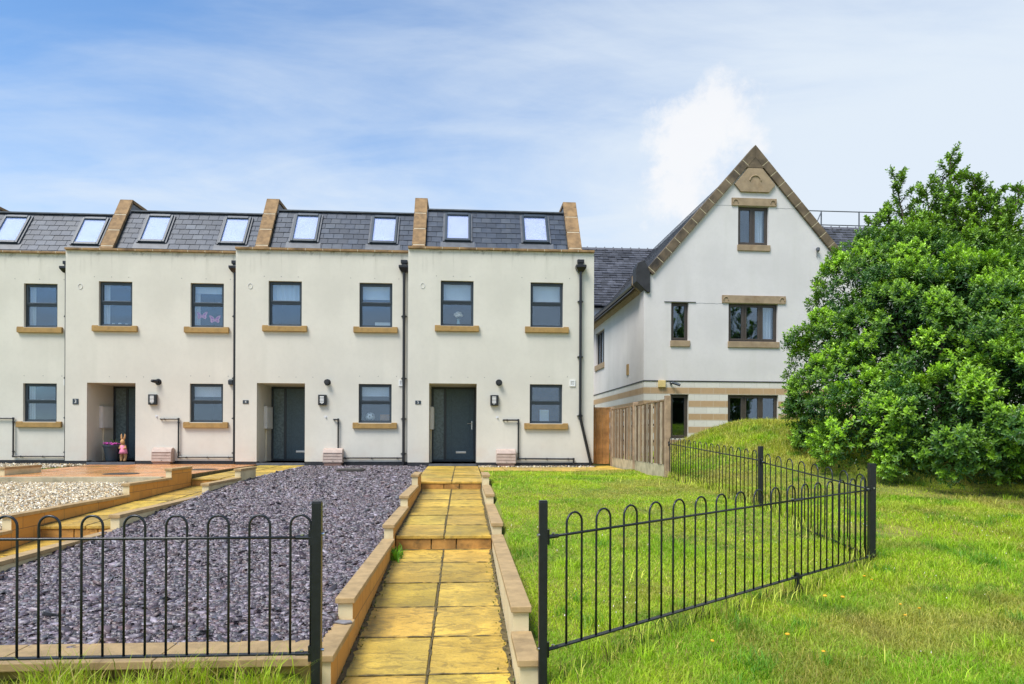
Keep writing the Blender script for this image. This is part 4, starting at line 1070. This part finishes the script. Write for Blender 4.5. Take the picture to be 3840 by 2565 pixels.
# slate roofed blocks behind
def block_behind(label, x0, x1, y0, y1, eave, ridge, rail=False):
    o = empty('slate_roofed_building', (x0, y0, 0)); tag(o, label, 'building', 'slate roofed buildings behind')
    w_, d_ = x1-x0, y1-y0
    b = MB(); b.box(0, w_, .25, d_*2, -.5, eave-.05); b.build('wall', M['white_render'], o)
    r_ = MB(); cols = []; nr = 24
    for r in range(nr):
        f0, f1 = r/nr, min(1, (r+1.3)/nr); x = 0
        while x < w_:
            ww = rnd.uniform(.25,.45); xe = min(x+ww, w_); j = rnd.uniform(-.012,.02); n0 = len(r_.f)
            za, zb = eave+(ridge-eave)*f0, eave+(ridge-eave)*f1; ya, yb_ = d_*f0, d_*f1
            r_.hexa([(x+.006,ya-.02,za-.0),(xe-.006,ya-.02,za),(xe-.006,yb_,zb-.03),(x+.006,yb_,zb-.03),(x+.006,ya-.03+j,za+.055),(xe-.006,ya-.03+j,za+.055),(xe-.006,yb_,zb),(x+.006,yb_,zb)])
            t = rnd.uniform(.55,1.35); cols += [(.085*t,.088*t,.105*t)]*(len(r_.f)-n0); x = xe
    n0 = len(r_.f); r_.hexa([(0,d_,eave),(w_,d_,eave),(w_,d_*2,eave-.1),(0,d_*2,eave-.1),(0,d_,ridge-.01),(w_,d_,ridge-.01),(w_,d_*2,eave),(0,d_*2,eave)]); cols += [(.07,.07,.08)]*(len(r_.f)-n0)
    x = 0
    while x < w_:
        n0 = len(r_.f); r_.prism([(x,d_-.16,ridge-.12),(x,d_,ridge+.06),(x,d_+.16,ridge-.12)], (min(.44, w_-x)-.01,0,0)); r_.tube([(x,d_-.14,ridge-.08),(x,d_,ridge+.085),(x,d_+.14,ridge-.08)], .03, 6)
        t = rnd.uniform(.8,1.2); cols += [(.11*t,.11*t,.125*t)]*(len(r_.f)-n0); x += .44
    r_.build('roof', M['old_slate'], o, colors=cols)
    if rail:
        g_ = MB(); n = 5
        for k in range(n+1): xx = w_*.02+k*2.05; g_.tube([(xx,d_+.4,ridge-.3),(xx,d_+.4,ridge+1.02)], .035, 8)
        for h_ in (.28, 1.0): g_.tube([(w_*.02-1.2,d_+.4,ridge+h_),(w_*.02+n*2.05,d_+.4,ridge+h_)], .028, 8)
        for k in (1, 3): g_.tube([(w_*.02+k*2.05,d_+.4,ridge+.95),(w_*.02+k*2.05-1.1,d_-1.2,ridge-.15)], .028, 8)
        g_.build('roof_handrail', M['lead'], o)
    return o
block_behind('white building with rough dark slate roof seen between house 5 and the gable', 3.5, 14.0, 31.0, 34.0, 6.75, 10.2)
block_behind('slate roof with safety handrail rising behind the gable and the laurel', 16.2, 30.0, 30.5, 34.0, 7.5, 11.55, True)

# ------------------------------------------------------------------ slate chips, gravel
def chips(name, label, cat, x0, x1, pts, size, mat, palette, k=5, thick=(.007,.014), tilt=.45, flat=1.0, elong=(1.0,2.0), zoff=.0, zfun=None):
    n = len(pts); ang = np.sort(rng.uniform(0, 2*np.pi, (n, k)) * .55 + (np.arange(k)*2*np.pi/k)[None]*1.0, axis=1)
    rad = rng.uniform(.65, 1.05, (n, k)); L = size*rng.uniform(.55, 1.5, n)*.5; e = rng.uniform(*elong, n)
    px = np.cos(ang)*rad*L[:,None]*np.sqrt(e)[:,None]; py = np.sin(ang)*rad*L[:,None]/np.sqrt(e)[:,None]
    rz = rng.uniform(0, 2*np.pi, n); tx = np.clip(rng.normal(0, tilt*.5, n), -.6, .6); ty = np.clip(rng.normal(0, tilt*.5, n), -.6, .6)
    th = rng.uniform(*thick, n)
    cx = px*np.cos(rz)[:,None]-py*np.sin(rz)[:,None]; cy = px*np.sin(rz)[:,None]+py*np.cos(rz)[:,None]
    zt = cx*np.tan(tx)[:,None]+cy*np.tan(ty)[:,None]
    zc = zfun(pts[:,0], pts[:,1]) + rng.uniform(0, .02, n)*flat + zoff
    top = np.stack((pts[:,0:1]+cx, pts[:,1:2]+cy, zc[:,None]+zt+th[:,None]), -1)
    bot = np.stack((pts[:,0:1]+cx*1.04, pts[:,1:2]+cy*1.04, zc[:,None]+zt-.012), -1)
    V = np.concatenate((top, bot), 1).reshape(-1, 3)
    b = (np.arange(n)*2*k)[:,None]
    lt = b+np.arange(k)[None]
    i = np.arange(k); j = (i+1) % k
    side = np.stack((i+k, j+k, j, i), -1).reshape(-1)
    loops = np.concatenate((lt, b+side[None]), 1).ravel()
    tot = np.tile(np.array([k]+[4]*k), n)
    pal = np.array(palette); c_ = pal[rng.choice(len(pal), n)]*rng.uniform(.45, 1.5, n)[:,None]
    o = np_mesh(name, V, loops, tot, mat, np.repeat(c_, 2*k, axis=0))
    return tag(o, label, cat, kind='stuff')
def scatter(x0, x1, y0, y1, dens): 
    n = int((x1-x0)*(y1-y0)*dens); return np.stack((rng.uniform(x0, x1, n), rng.uniform(y0, y1, n)), -1)
pal = [(.27,.232,.262),(.22,.178,.205),(.135,.10,.119),(.10,.075,.09),(.155,.12,.142),(.125,.078,.078),(.11,.105,.115),(.22,.20,.215),(.08,.068,.074),(.15,.105,.108)]
sb_pts = np.concatenate((scatter(-4.22,-.94,4.5,7.5,2900), scatter(-4.22,-.94,7.5,11,2100), scatter(-4.22,-.94,11,18.78,1400), scatter(-4.3,-1.05,13.2,18.4,500)))
sb_pts = sb_pts[~((sb_pts[:,1] > 18.33) & (sb_pts[:,0] > -1.52))]
sb_pts = sb_pts[~((np.abs(sb_pts[:,0]+2.65) < .3) & (np.abs(sb_pts[:,1]-16.3) < .25))]
chips('slate_chips', 'purple and grey slate chippings filling the front bed of house 4', 'slate chippings', 0, 0, sb_pts, .056, M['chip'], pal, zfun=lambda x, y: bed_z(y)-.02, tilt=.22)
ex = scatter(-4.25,-.93,4.5,18.4,35)
chips('slate_chips', 'larger upturned slates lying on the purple chippings', 'slate chippings', 0, 0, ex, .08, M['chip'], pal, zfun=lambda x, y: bed_z(y), tilt=.55)
mb = MB(); mb.v = []
base = MB(); 
def bed_sheet(name, x0, x1, y0, y1, zf, mat, label, cat):
    n = 24; mb = MB(); yy = np.linspace(y0, y1, n)
    for a, b in zip(yy[:-1], yy[1:]): mb.poly([(x0,a,float(zf(a))),(x1,a,float(zf(a))),(x1,b,float(zf(b))),(x0,b,float(zf(b)))])
    return tag(mb.build(name, mat), label, cat, kind='structure')
bed_sheet('ground', -4.22, -.93, 4.45, 18.8, lambda y: bed_z(y)-.03, M['soil'], 'dark soil under the purple slate chippings', 'ground')
gpal = [(.62,.50,.30),(.52,.40,.22),(.70,.62,.45),(.42,.27,.12),(.58,.50,.38),(.75,.70,.58),(.33,.24,.14)]
gv = lerp_table([(7,-.55),(8.7,-.40),(11.6,-.22),(13.2,-.15),(20,-.10)])
bed_sheet('ground', -8.85, -5.6, 7.0, 13.25, lambda y: float(gv(y))-.02, M['concrete'], 'stony ground under the pale gravel garden', 'ground')
gp = scatter(-8.84,-5.6,8.0,13.18,1900)
chips('gravel', 'pale buff gravel filling the garden of house 3', 'gravel', 0, 0, gp, .034, M['pebble'], gpal, k=6, thick=(.008,.02), tilt=.5, elong=(1,1.5), zfun=lambda x, y: gv(y)-.02)
gp = np.concatenate((scatter(.4,3.5,18.0,18.38,900), scatter(-15,-10.2,16.5,19.7,420), scatter(-10.75,-10.25,17.5,19.25,500)))
chips('gravel', 'thin strip of small gravel along the foot of the house walls', 'gravel', 0, 0, gp, .04, M['pebble'], gpal+[(.2,.17,.12)]*3, k=6, thick=(.008,.02), tilt=.5, elong=(1,1.5), zfun=lambda x, y: 0*x-.085)
bed_sheet('ground', .38, 3.55, 17.95, 18.4, lambda y: -.09, M['soil'], 'soil strip against the foot of house 5', 'ground')
mb = MB(); mb.prism([(-.05,0,0),(.03,-.04,0),(.08,-.01,0),(.06,.035,0),(-.03,.05,0)], (0,0,.012)); tag(mb.build('loose_slate', pbr('grey_slate_piece', (.22,.21,.22), .5), bevel=.002, loc=(-.875,4.98,-.607)), 'single loose grey slate lying on the left wall coping by the path', 'stone')

# ------------------------------------------------------------------ grass
def grass(name, label, pts, hfun, height, width, colfun, lean=.5, spread=.35, parent=None, kind='stuff'):
    n = len(pts); x, y = pts[:,0], pts[:,1]; z = hfun(x, y)-.01
    a = rng.uniform(0, 2*np.pi, n); H = height*rng.uniform(.55, 1.35, n); W = width*rng.uniform(.7, 1.3, n)
    ln = lean*rng.uniform(.2, 1.3, n)*H
    dx, dy = np.cos(a)*ln, np.sin(a)*ln
    b = a+np.pi/2+rng.normal(0,.5,n); wx, wy = np.cos(b)*W*.5, np.sin(b)*W*.5
    V = np.empty((n, 5, 3))
    V[:,0] = np.stack((x-wx, y-wy, z), -1); V[:,1] = np.stack((x+wx, y+wy, z), -1)
    mx, my, mz = x+dx*.35, y+dy*.35, z+H*.62
    V[:,2] = np.stack((mx+wx*.8, my+wy*.8, mz), -1); V[:,3] = np.stack((mx-wx*.8, my-wy*.8, mz), -1)
    V[:,4] = np.stack((x+dx, y+dy, z+H*(1-.18*lean)), -1)
    i = (np.arange(n)*5)[:,None]
    loops = (i+np.array([0,1,2,3,3,2,4])[None]).ravel(); tot = np.tile([4,3], n)
    c_ = colfun(x, y, n)
    C = np.repeat(c_, 5, axis=0).reshape(n, 5, 3); C[:,4] *= 1.15
    o = np_mesh(name, V.reshape(-1,3), loops, tot, M['grass'], C.reshape(-1,3))
    return tag(o, label, 'grass', kind=kind)
def vnoise(x, y, s, seed):
    r = np.random.default_rng(seed); G = r.random((64, 64)); u = x/s+200; v = y/s+200
    i = np.floor(u).astype(int); j = np.floor(v).astype(int); fu = u-i; fv = v-j; fu = fu*fu*(3-2*fu); fv = fv*fv*(3-2*fv)
    g = lambda a, b: G[a % 64, b % 64]
    return (g(i,j)*(1-fu)+g(i+1,j)*fu)*(1-fv)+(g(i,j+1)*(1-fu)+g(i+1,j+1)*fu)*fv
G_green = np.array((.29,.49,.022)); G_lime = np.array((.44,.58,.03)); G_straw = np.array((.50,.42,.11)); G_dark = np.array((.12,.27,.02)); G_brown = np.array((.20,.135,.055))
def lawn_col(dry):
    def f(x, y, n):
        a = vnoise(x, y, .9, 1)*.6+vnoise(x, y, .3, 2)*.4; b = vnoise(x, y, 1.6, 3)*.55+vnoise(x, y, .45, 4)*.45
        c_ = G_green[None]+(G_lime-G_green)[None]*smooth(a, .3, .65)[:,None]
        c_ = c_+(G_dark-c_)*(smooth(vnoise(x, y, .7, 5)*.6+vnoise(x, y, .22, 6)*.4, .55, .78)*.75)[:,None]
        c_ = c_+(G_straw-c_)*(smooth(b, .52-.28*dry(x, y), .78-.24*dry(x, y))*.65)[:,None]
        br = smooth(vnoise(x, y, .8, 21)*.6+vnoise(x, y, .25, 22)*.4, .60, .80); c_ = c_+(G_brown*1.3-c_)*(br*.4)[:,None]
        m = rng.random(n) < .12; c_[m] = G_straw*rng.uniform(.8,1.5,(m.sum(),1))
        return c_*rng.uniform(.65,1.35,(n,1))
    return f
def fence_x(y): return np.where(y < 6.63, .468+(y-4.02)*(4.11-.468)/(6.63-4.02), 4.11)
def field(y0, y1, dens, xmax=lambda y: 1.0+.86*y, xmin=.47):
    n = int((y1-y0)*(float(xmax(y1))-xmin)*dens); y = rng.uniform(y0, y1, n); x = rng.uniform(xmin, float(xmax(y1)), n)
    return np.stack((x, y), -1)
bands = [(2.6,4.2,9000,.0042,.075),(4.2,5.6,7000,.0048,.07),(5.6,7.5,5200,.0058,.066),(7.5,10,3600,.007,.062),(10,13,2500,.0085,.06),(13,17,1700,.011,.06),(17,21,900,.014,.08)]
def soil_patch(x, y):   # bare soil beneath the laurel and one worn patch
    return ((x-8.7)/2.6)**2+((y-11.3)/1.7)**2 < 1
P_, Hh, Ww = [], [], []
for y0, y1, dn, w_, h_ in bands:
    p = field(y0, y1, dn); x, y = p[:,0], p[:,1]
    keep = (~((y > 16.22) & (x < 4.12))) & (~((x < .50) & (y < 13.1))) & (~((np.abs(x-4.1) < .06) & (y > 13.5)))
    keep &= ~((y > 22.6))
    keep &= ~(soil_patch(x, y) & (rng.random(len(x)) < .8))
    wk = ((x-5.0)/.55)**2+((y-8.0)/.35)**2 < 1
    keep &= ~(wk & (rng.random(len(x)) < .8))
    p = p[keep]; P_.append(p)
    inside = p[:,0] < fence_x(p[:,1])
    hh = np.where(inside, h_*.62, h_*.85)*(1+.8*smooth(mound(p[:,0], p[:,1]), .25, .9))
    tuft = smooth(vnoise(p[:,0], p[:,1], .55, 9), .62, .9); hh = hh*(1+.7*tuft)
    Hh.append(hh); Ww.append(np.full(len(p), w_))
LP, LH, LW = np.concatenate(P_), np.concatenate(Hh), np.concatenate(Ww)
def dry(x, y): return np.clip(smooth(mound(x, y), .15, .5)*.8+.55*np.exp(-((x-2.2)/1.3)**2-((y-9)/3.5)**2)+.5*np.exp(-((x-6.2)/1.2)**2-((y-7.2)/.7)**2)+.75*np.exp(-((x-4.9)/.8)**2-((y-11)/2.5)**2), 0, 1)
grass('lawn_grass', 'bright green lawn grass inside and outside the railings and over the mound', LP, lawn_h, LH, LW, lawn_col(dry), 1.0)
# seed heads and taller weeds over the mound and along the railing feet
mp = np.concatenate((field(9,19,130), field(3,9,18)))
mp = mp[(mound(mp[:,0], mp[:,1]) > .2) | (rng.random(len(mp)) < .05)]
along = []
for a, b, n in ((aR, aC, 700), (aC, aB, 350), (aB, aA, 700)):
    t = rng.random(n); along.append(np.stack((a[0]+(b[0]-a[0])*t+rng.normal(0,.06,n), a[1]+(b[1]-a[1])*t+rng.normal(0,.06,n)), -1))
mp = np.concatenate([mp]+along); mp = mp[(mp[:,0] > .52) & ~((mp[:,1] > 16.2) & (mp[:,0] < 4.2))]
grass('tall_grass', 'taller seeding grass on the mound and along the railing feet', mp, lawn_h, .15, .006, lambda x, y, n: (G_straw[None]*rng.uniform(.6,1.5,(n,1))*(rng.random((n,1)) < .55)+G_lime[None]*rng.uniform(.5,1.2,(n,1))*(rng.random((n,1)) < .6)+.01), .55)
tus = [(rng.uniform(.7,5.5), rng.uniform(2.7,7.5)) for _ in range(70)]+[(rng.uniform(4.6,11), rng.uniform(6,15)) for _ in range(70)]+[(rng.uniform(1.6,3.6), rng.uniform(2.7,3.9)) for _ in range(26)]
tus = np.array([t for t in tus if not (t[0] < float(fence_x(t[1]))-.1 and t[0] < 4.1 and rng.random() < .6)])
tp = np.repeat(tus, 70, axis=0)+rng.normal(0, .06, (len(tus)*70, 2)); tp = tp[tp[:,0] > .55]
tcol = np.repeat(rng.random(len(tus)), 70)
grass('grass_tussocks', 'darker longer grass tussocks dotted over the lawn and bank', tp, lawn_h, .105, .0055, lambda x, y, n: (G_dark[None]*1.25+(G_lime-G_dark)[None]*smooth(vnoise(x, y, .5, 12), .4, .7)[:,None])*rng.uniform(.6,1.3,(n,1)), .8)
cp_ = field(2.7, 9, 12); cz = lawn_h(cp_[:,0], cp_[:,1])+.045
cp_, cz = cp_[vnoise(cp_[:,0], cp_[:,1], .8, 15) > .5], cz[vnoise(cp_[:,0], cp_[:,1], .8, 15) > .5]
k_ = np.arange(6)*np.pi/3; rr_ = rng.uniform(.0025,.005,(len(cp_),1))
cv = np.stack((cp_[:,0:1]+np.cos(k_)*rr_, cp_[:,1:2]+np.sin(k_)*rr_, np.repeat(cz[:,None], 6, 1)+rng.uniform(-.01,.02,(len(cp_),1))), -1)
ct_ = np.concatenate((cp_, (cz+.012)[:,None]), 1)[:,None]
cv = np.concatenate((cv, ct_), 1); b_ = (np.arange(len(cp_))*7)[:,None]
lp_ = (b_+np.array([v for i in range(6) for v in (i, (i+1) % 6, 6)])[None]).ravel()
tag(np_mesh('clover_flowers', cv.reshape(-1,3), lp_, np.full(6*len(cp_), 3), M['petal']), 'tiny white clover heads scattered through the lawn grass', 'clover', kind='stuff')
# rough grass below the front wall
fp = np.stack((rng.uniform(-3.6,-.9,9000), rng.uniform(2.6,4.12,9000)), -1)
fp2 = np.stack((rng.normal(0,1,1500), rng.normal(0,1,1500)), -1)*np.array((.09,.07)); cen = np.array([(-1.55,3.95),(-2.25,4.0),(-2.1,3.7),(-1.15,3.85),(-2.8,3.9),(-1.75,3.75)]); fp2 += cen[rng.integers(0,6,1500)]
fp2 = fp2[fp2[:,1] < 4.1]
lf_h = lambda x, y: lawn_z(y)-.02
grass('rough_grass', 'rough green grass below the front wall in the lower left corner', fp, lf_h, .12, .0055, lawn_col(lambda x, y: 0*x+.3), .6)
grass('rough_grass', 'long arching grass blades in front of the left railing', fp2, lf_h, .26, .006, lambda x, y, n: (G_lime[None]*.9+(G_straw-G_lime)[None]*(rng.random((n,1)) < .3))*rng.uniform(.6,1.3,(n,1)), .65)
# weeds in the path corner
wp = np.stack((rng.normal(-.76,.03,60), rng.normal(7.75,.09,60)), -1); wp = wp[wp[:,0] > -.8]
o = grass('weed_tuft', '', wp, lambda x, y: ramp_z(y, 8.2, 13.2), .13, .02, lambda x, y, n: G_dark[None]*rng.uniform(.8,1.8,(n,1)), .8, kind='thing')
tag(o, 'small green weed growing at the left edge of the path below the step', 'weed')
wp = np.concatenate((np.stack((rng.normal(.30,.03,150), rng.uniform(2.8,7.8,150)), -1), np.stack((rng.normal(-.78,.02,120), rng.uniform(2.8,8,120)), -1)))
grass('path_moss', 'moss and tiny weeds along both edges of the path', wp, lambda x, y: ramp_z(y, 8.2, 13.2), .03, .012, lambda x, y, n: (G_dark*.5+G_brown*.5)[None]*rng.uniform(.4,1.2,(n,1)), .9)
# dandelion-like flowers
fl0 = None
def pix_ground(px, py):
    d = pixdir(px, py); p = Vector((0,0,.74)); t = 2.0
    while t < 30:
        q_ = p+d*t
        if q_.z < lawn_h(np.array([q_.x]), np.array([q_.y]))[0]: break
        t += .02
    return q_.x, q_.y
flw = [((3.18,5.4),'right of the diagonal railing and lowest but one'),]
spots = [(2.93,5.35),(3.05,5.32),(3.62,5.95),(3.66,5.88),(3.35,4.95),(3.55,5.10),(3.48,5.22),(2.35,4.32),(1.62,4.42),(5.55,6.3),(5.6,4.6),(2.2,4.5),(1.1,3.7)]
for i, (x, y) in enumerate(spots):
    z = float(lawn_h(np.array([x]), np.array([y]))[0])
    if fl0 is None:
        fl0 = empty('yellow_flower', (x, y, z)); s_ = MB(); s_.tube([(0,0,-.02),(.005,0,.06),(0,.005,.12)], .0022, 5); s_.build('stem', M['stem'], fl0)
        hd = MB(); hd.lathe([(.004,.118),(.018,.124),(.021,.130),(.014,.136),(.004,.138)], n=12); hd.build('flower_head', M['yellow'], fl0)
        r_ = fl0
    else:
        r_ = fl0.copy(); COL.objects.link(r_); r_.location = (x, y, z)
        for ch in fl0.children:
            k = ch.copy(); COL.objects.link(k); k.parent = r_
    r_.rotation_euler = (rnd.uniform(-.3,.1), rnd.uniform(-.2,.2), rnd.uniform(0,6)); s = rnd.uniform(.5,.8); r_.scale = (s,s,s*rnd.uniform(.8,1.2))
    tag(r_, 'small orange-yellow wildflower standing in the lawn grass near the railing', 'flower', 'yellow wildflowers in the grass')

# ------------------------------------------------------------------ laurel and tree
def leaves(name, pos, dr, up, L, W, col, mat, parent):
    n = len(pos); dr = dr/np.linalg.norm(dr, axis=1, keepdims=True)
    sd = np.cross(dr, up); sd /= np.linalg.norm(sd, axis=1, keepdims=True)+1e-9; nm = np.cross(sd, dr)
    V = np.empty((n, 6, 3)); L = L[:,None]; W = W[:,None]
    V[:,0] = pos; V[:,1] = pos+dr*L*.35+sd*W*.5+nm*W*.16; V[:,2] = pos+dr*L*.72+sd*W*.42+nm*W*.10
    V[:,3] = pos+dr*L-nm*L*.10; V[:,4] = pos+dr*L*.72-sd*W*.42+nm*W*.10; V[:,5] = pos+dr*L*.35-sd*W*.5+nm*W*.16
    i = (np.arange(n)*6)[:,None]
    loops = (i+np.array([0,1,2,3,0,3,4,5])[None]).ravel(); tot = np.full(2*n, 4)
    return np_mesh(name, V.reshape(-1,3), loops, tot, mat, np.repeat(col, 6, axis=0), parent=parent)
def unit(v): return v/(np.linalg.norm(v, axis=-1, keepdims=True)+1e-9)
def shoots(P, A, nl, length, ll, lw, young, dark, bright, seed=0):
    """P shoot tips, A shoot axes; nl leaves spiral down each shoot"""
    n = len(P); k = np.arange(nl)
    f = (k/(nl-1))[None,:,None]
    ph = (k*2.4)[None,:]+rng.uniform(0,6.28,(n,1))
    ref = np.where(np.abs(A[:,2:3]) < .9, np.array([[0,0,1.]]), np.array([[1.,0,0]])); e1 = unit(np.cross(A, ref)); e2 = np.cross(A, e1)
    rad = e1[:,None]*np.cos(ph)[...,None]+e2[:,None]*np.sin(ph)[...,None]
    spread = .55+.95*f
    D_ = unit(A[:,None]*np.cos(spread)+rad*np.sin(spread)+rng.normal(0,.12,(n,nl,3)))
    pos = P[:,None]-A[:,None]*f*length
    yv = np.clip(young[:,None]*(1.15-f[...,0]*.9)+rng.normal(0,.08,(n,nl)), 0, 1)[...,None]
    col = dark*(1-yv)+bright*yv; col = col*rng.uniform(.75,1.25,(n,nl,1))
    Ls = ll*rng.uniform(.7,1.2,(n,nl))*(.7+.45*f[...,0]); Ws = lw*rng.uniform(.8,1.2,(n,nl))
    up = np.broadcast_to(A[:,None], D_.shape)
    return pos.reshape(-1,3), D_.reshape(-1,3), up.reshape(-1,3), Ls.ravel(), Ws.ravel(), col.reshape(-1,3)
def bush():
    root = empty('laurel_bush', (9.6, 13.2, .0)); tag(root, 'huge glossy green laurel bush spreading beside the railings on the right', 'bush')
    lobes = [((8.25,14.0,2.1),1.35),((9.0,13.9,3.0),1.3),((8.95,14.3,3.7),1.2),((9.5,13.1,2.05),2.2),((9.5,14.3,3.95),1.2),((9.55,11.9,1.45),1.65),((10.7,13.4,2.75),1.6),((10.9,11.6,1.7),2.1),((12.2,12.6,1.75),1.9),((8.1,13.3,1.3),1.3),((11.0,10.35,.75),1.35),((8.15,10.95,.75),1.05),((9.3,10.6,.95),1.3),((7.55,11.9,.75),.95),((11.2,14.5,3.8),1.25),((12.5,14.2,3.5),1.3)]
    C = np.array([c_ for c_, r in lobes]); Rr = np.array([r for c_, r in lobes])
    # clumps on the lobes, clumps on clumps
    cl = []
    while len(cl) < 820:
        i = rng.choice(len(lobes), p=Rr**2/np.sum(Rr**2)); d = unit(rng.normal(0,1,3)); 
        if d[1] > .8: continue
        p = C[i]+d*Rr[i]*rng.uniform(.86,1.0)
        if np.any(np.linalg.norm(p-C, axis=1) < Rr*.84-.02): continue
        if p[2] < ground_h(p[0], p[1])+.28: continue
        cl.append((p, d, rng.uniform(.17,.42)))
    Pt, Ax, Yg = [], [], []
    for p, d, r in cl:
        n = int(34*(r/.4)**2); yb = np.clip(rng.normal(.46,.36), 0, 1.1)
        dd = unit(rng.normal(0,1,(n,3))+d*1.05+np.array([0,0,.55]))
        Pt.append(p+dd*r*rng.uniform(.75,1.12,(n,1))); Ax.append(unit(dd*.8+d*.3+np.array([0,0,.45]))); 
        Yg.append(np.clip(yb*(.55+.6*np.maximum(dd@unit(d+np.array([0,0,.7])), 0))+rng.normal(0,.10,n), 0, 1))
    Pt, Ax, Yg = np.concatenate(Pt), np.concatenate(Ax), np.concatenate(Yg)
    dark = np.array((.050,.135,.026)); bright = np.array((.40,.66,.035))
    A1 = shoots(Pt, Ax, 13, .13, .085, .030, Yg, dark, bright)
    # inner foliage, coloured darker so gaps between clumps read dark
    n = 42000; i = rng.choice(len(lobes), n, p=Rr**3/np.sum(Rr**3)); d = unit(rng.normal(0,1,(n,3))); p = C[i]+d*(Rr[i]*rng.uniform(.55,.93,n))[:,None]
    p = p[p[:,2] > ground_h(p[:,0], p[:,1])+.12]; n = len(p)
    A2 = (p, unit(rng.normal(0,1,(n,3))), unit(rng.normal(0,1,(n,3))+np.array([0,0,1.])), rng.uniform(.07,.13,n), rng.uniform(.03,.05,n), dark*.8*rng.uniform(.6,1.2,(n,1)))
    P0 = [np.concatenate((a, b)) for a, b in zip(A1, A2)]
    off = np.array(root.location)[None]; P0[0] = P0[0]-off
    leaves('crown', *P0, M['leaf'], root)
    t = MB()
    for k in range(9):
        c_, r = lobes[k]; q_ = Vector(c_)-Vector(root.location); g = float(ground_h(c_[0]*.6+9.6*.4, c_[1]*.5+13.2*.5))
        b0 = Vector((q_.x*.35, q_.y*.35, g-.1)); t.tube([b0, b0.lerp(q_, .35)+Vector((0,0,.2)), b0.lerp(q_, .7), q_, q_+Vector((rnd.uniform(-.3,.3),-.2,r*.6))], [.10,.075,.055,.035,.012], 8)
        for m_ in range(4):
            d = Vector((rnd.uniform(-1,1),rnd.uniform(-1,.5),rnd.uniform(0,1))).normalized(); t.tube([b0.lerp(q_, .6), q_+d*r*.5, q_+d*r*.9], [.035,.02,.006], 6)
    t.build('trunk', M['bark'], root, smooth=True)
bush()
def loose_tree(label, base, tops, n_sh, seed, leafL=.085):
    root = empty('loose_tree', base); tag(root, label, 'tree')
    t = MB(); Pt, Ax = [], []
    B = Vector((0,0,0))
    r_ = random.Random(seed)
    for (x, y, z) in tops:
        e = Vector((x-base[0], y-base[1], z-base[2])); m1 = Vector((e.x*.35, e.y*.35, e.z*.42)); m2 = Vector((e.x*.75, e.y*.75, e.z*.75))
        pl = [B, m1, m2, e]; t.tube(pl, [.09,.055,.028,.006], 7)
        for k in range(46):
            f = .36+.64*k/45; s0 = (m1.lerp(m2, (f-.36)/.39) if f < .75 else m2.lerp(e, (f-.75)/.25))
            ln = (1-f)*1.9+.25; a = r_.uniform(0,6.28)
            d = Vector((math.cos(a), math.sin(a), r_.uniform(.6,1.4))).normalized(); s1 = s0+d*ln
            t.tube([s0, s0.lerp(s1,.5)+Vector((0,0,.04)), s1], [.014,.009,.004], 5)
            for j in range(n_sh):
                g = r_.uniform(.25,1.0); q_ = s0.lerp(s1, g); dd = (d+Vector((r_.uniform(-.7,.7),r_.uniform(-.7,.7),r_.uniform(-.1,.9)))).normalized(); Pt.append(tuple(q_+dd*.12)); Ax.append(tuple(dd))
        for k in range(9): Pt.append(tuple(e-Vector((r_.uniform(-.05,.05),r_.uniform(-.05,.05),.09*k)))); Ax.append((r_.uniform(-.3,.3),r_.uniform(-.3,.3),1))
    t.build('trunk', M['bark'], root, smooth=True)
    Pt = np.array(Pt); Ax = unit(np.array(Ax))
    Yg = np.clip(rng.normal(.50,.26,len(Pt)), 0, 1)
    A1 = shoots(Pt, Ax, 8, .16, leafL, .034, Yg, np.array((.055,.13,.025)), np.array((.36,.60,.04)))
    leaves('crown', *A1, M['leaf'], root)
loose_tree('taller loose-leaved tree with spiky top rising out of the laurel bush', (11.6,15.3,.1),
    [(9.95,15.2,6.75),(11.3,15.2,7.25),(10.65,15.1,6.5),(12.0,15.2,6.6),(12.5,15.2,6.5),(9.65,15.0,5.9),(9.2,14.9,5.6),(13.1,15.3,6.6),(10.2,14.7,5.7),(11.0,14.6,6.2),(11.6,14.6,6.0),(12.3,14.6,5.7),(10.6,14.3,5.2),(11.4,14.2,5.1),(12.6,14.2,5.0),(13.6,15.2,6.0),(11.25,15.4,6.9),(11.75,15.0,6.7),(9.6,14.4,5.3),(10.2,14.2,5.3),(11.9,14.3,5.7),(12.0,13.8,4.9),(12.9,14.2,5.4),(11.0,13.9,4.9),(13.2,14.6,5.8)], 9, 5, .095)
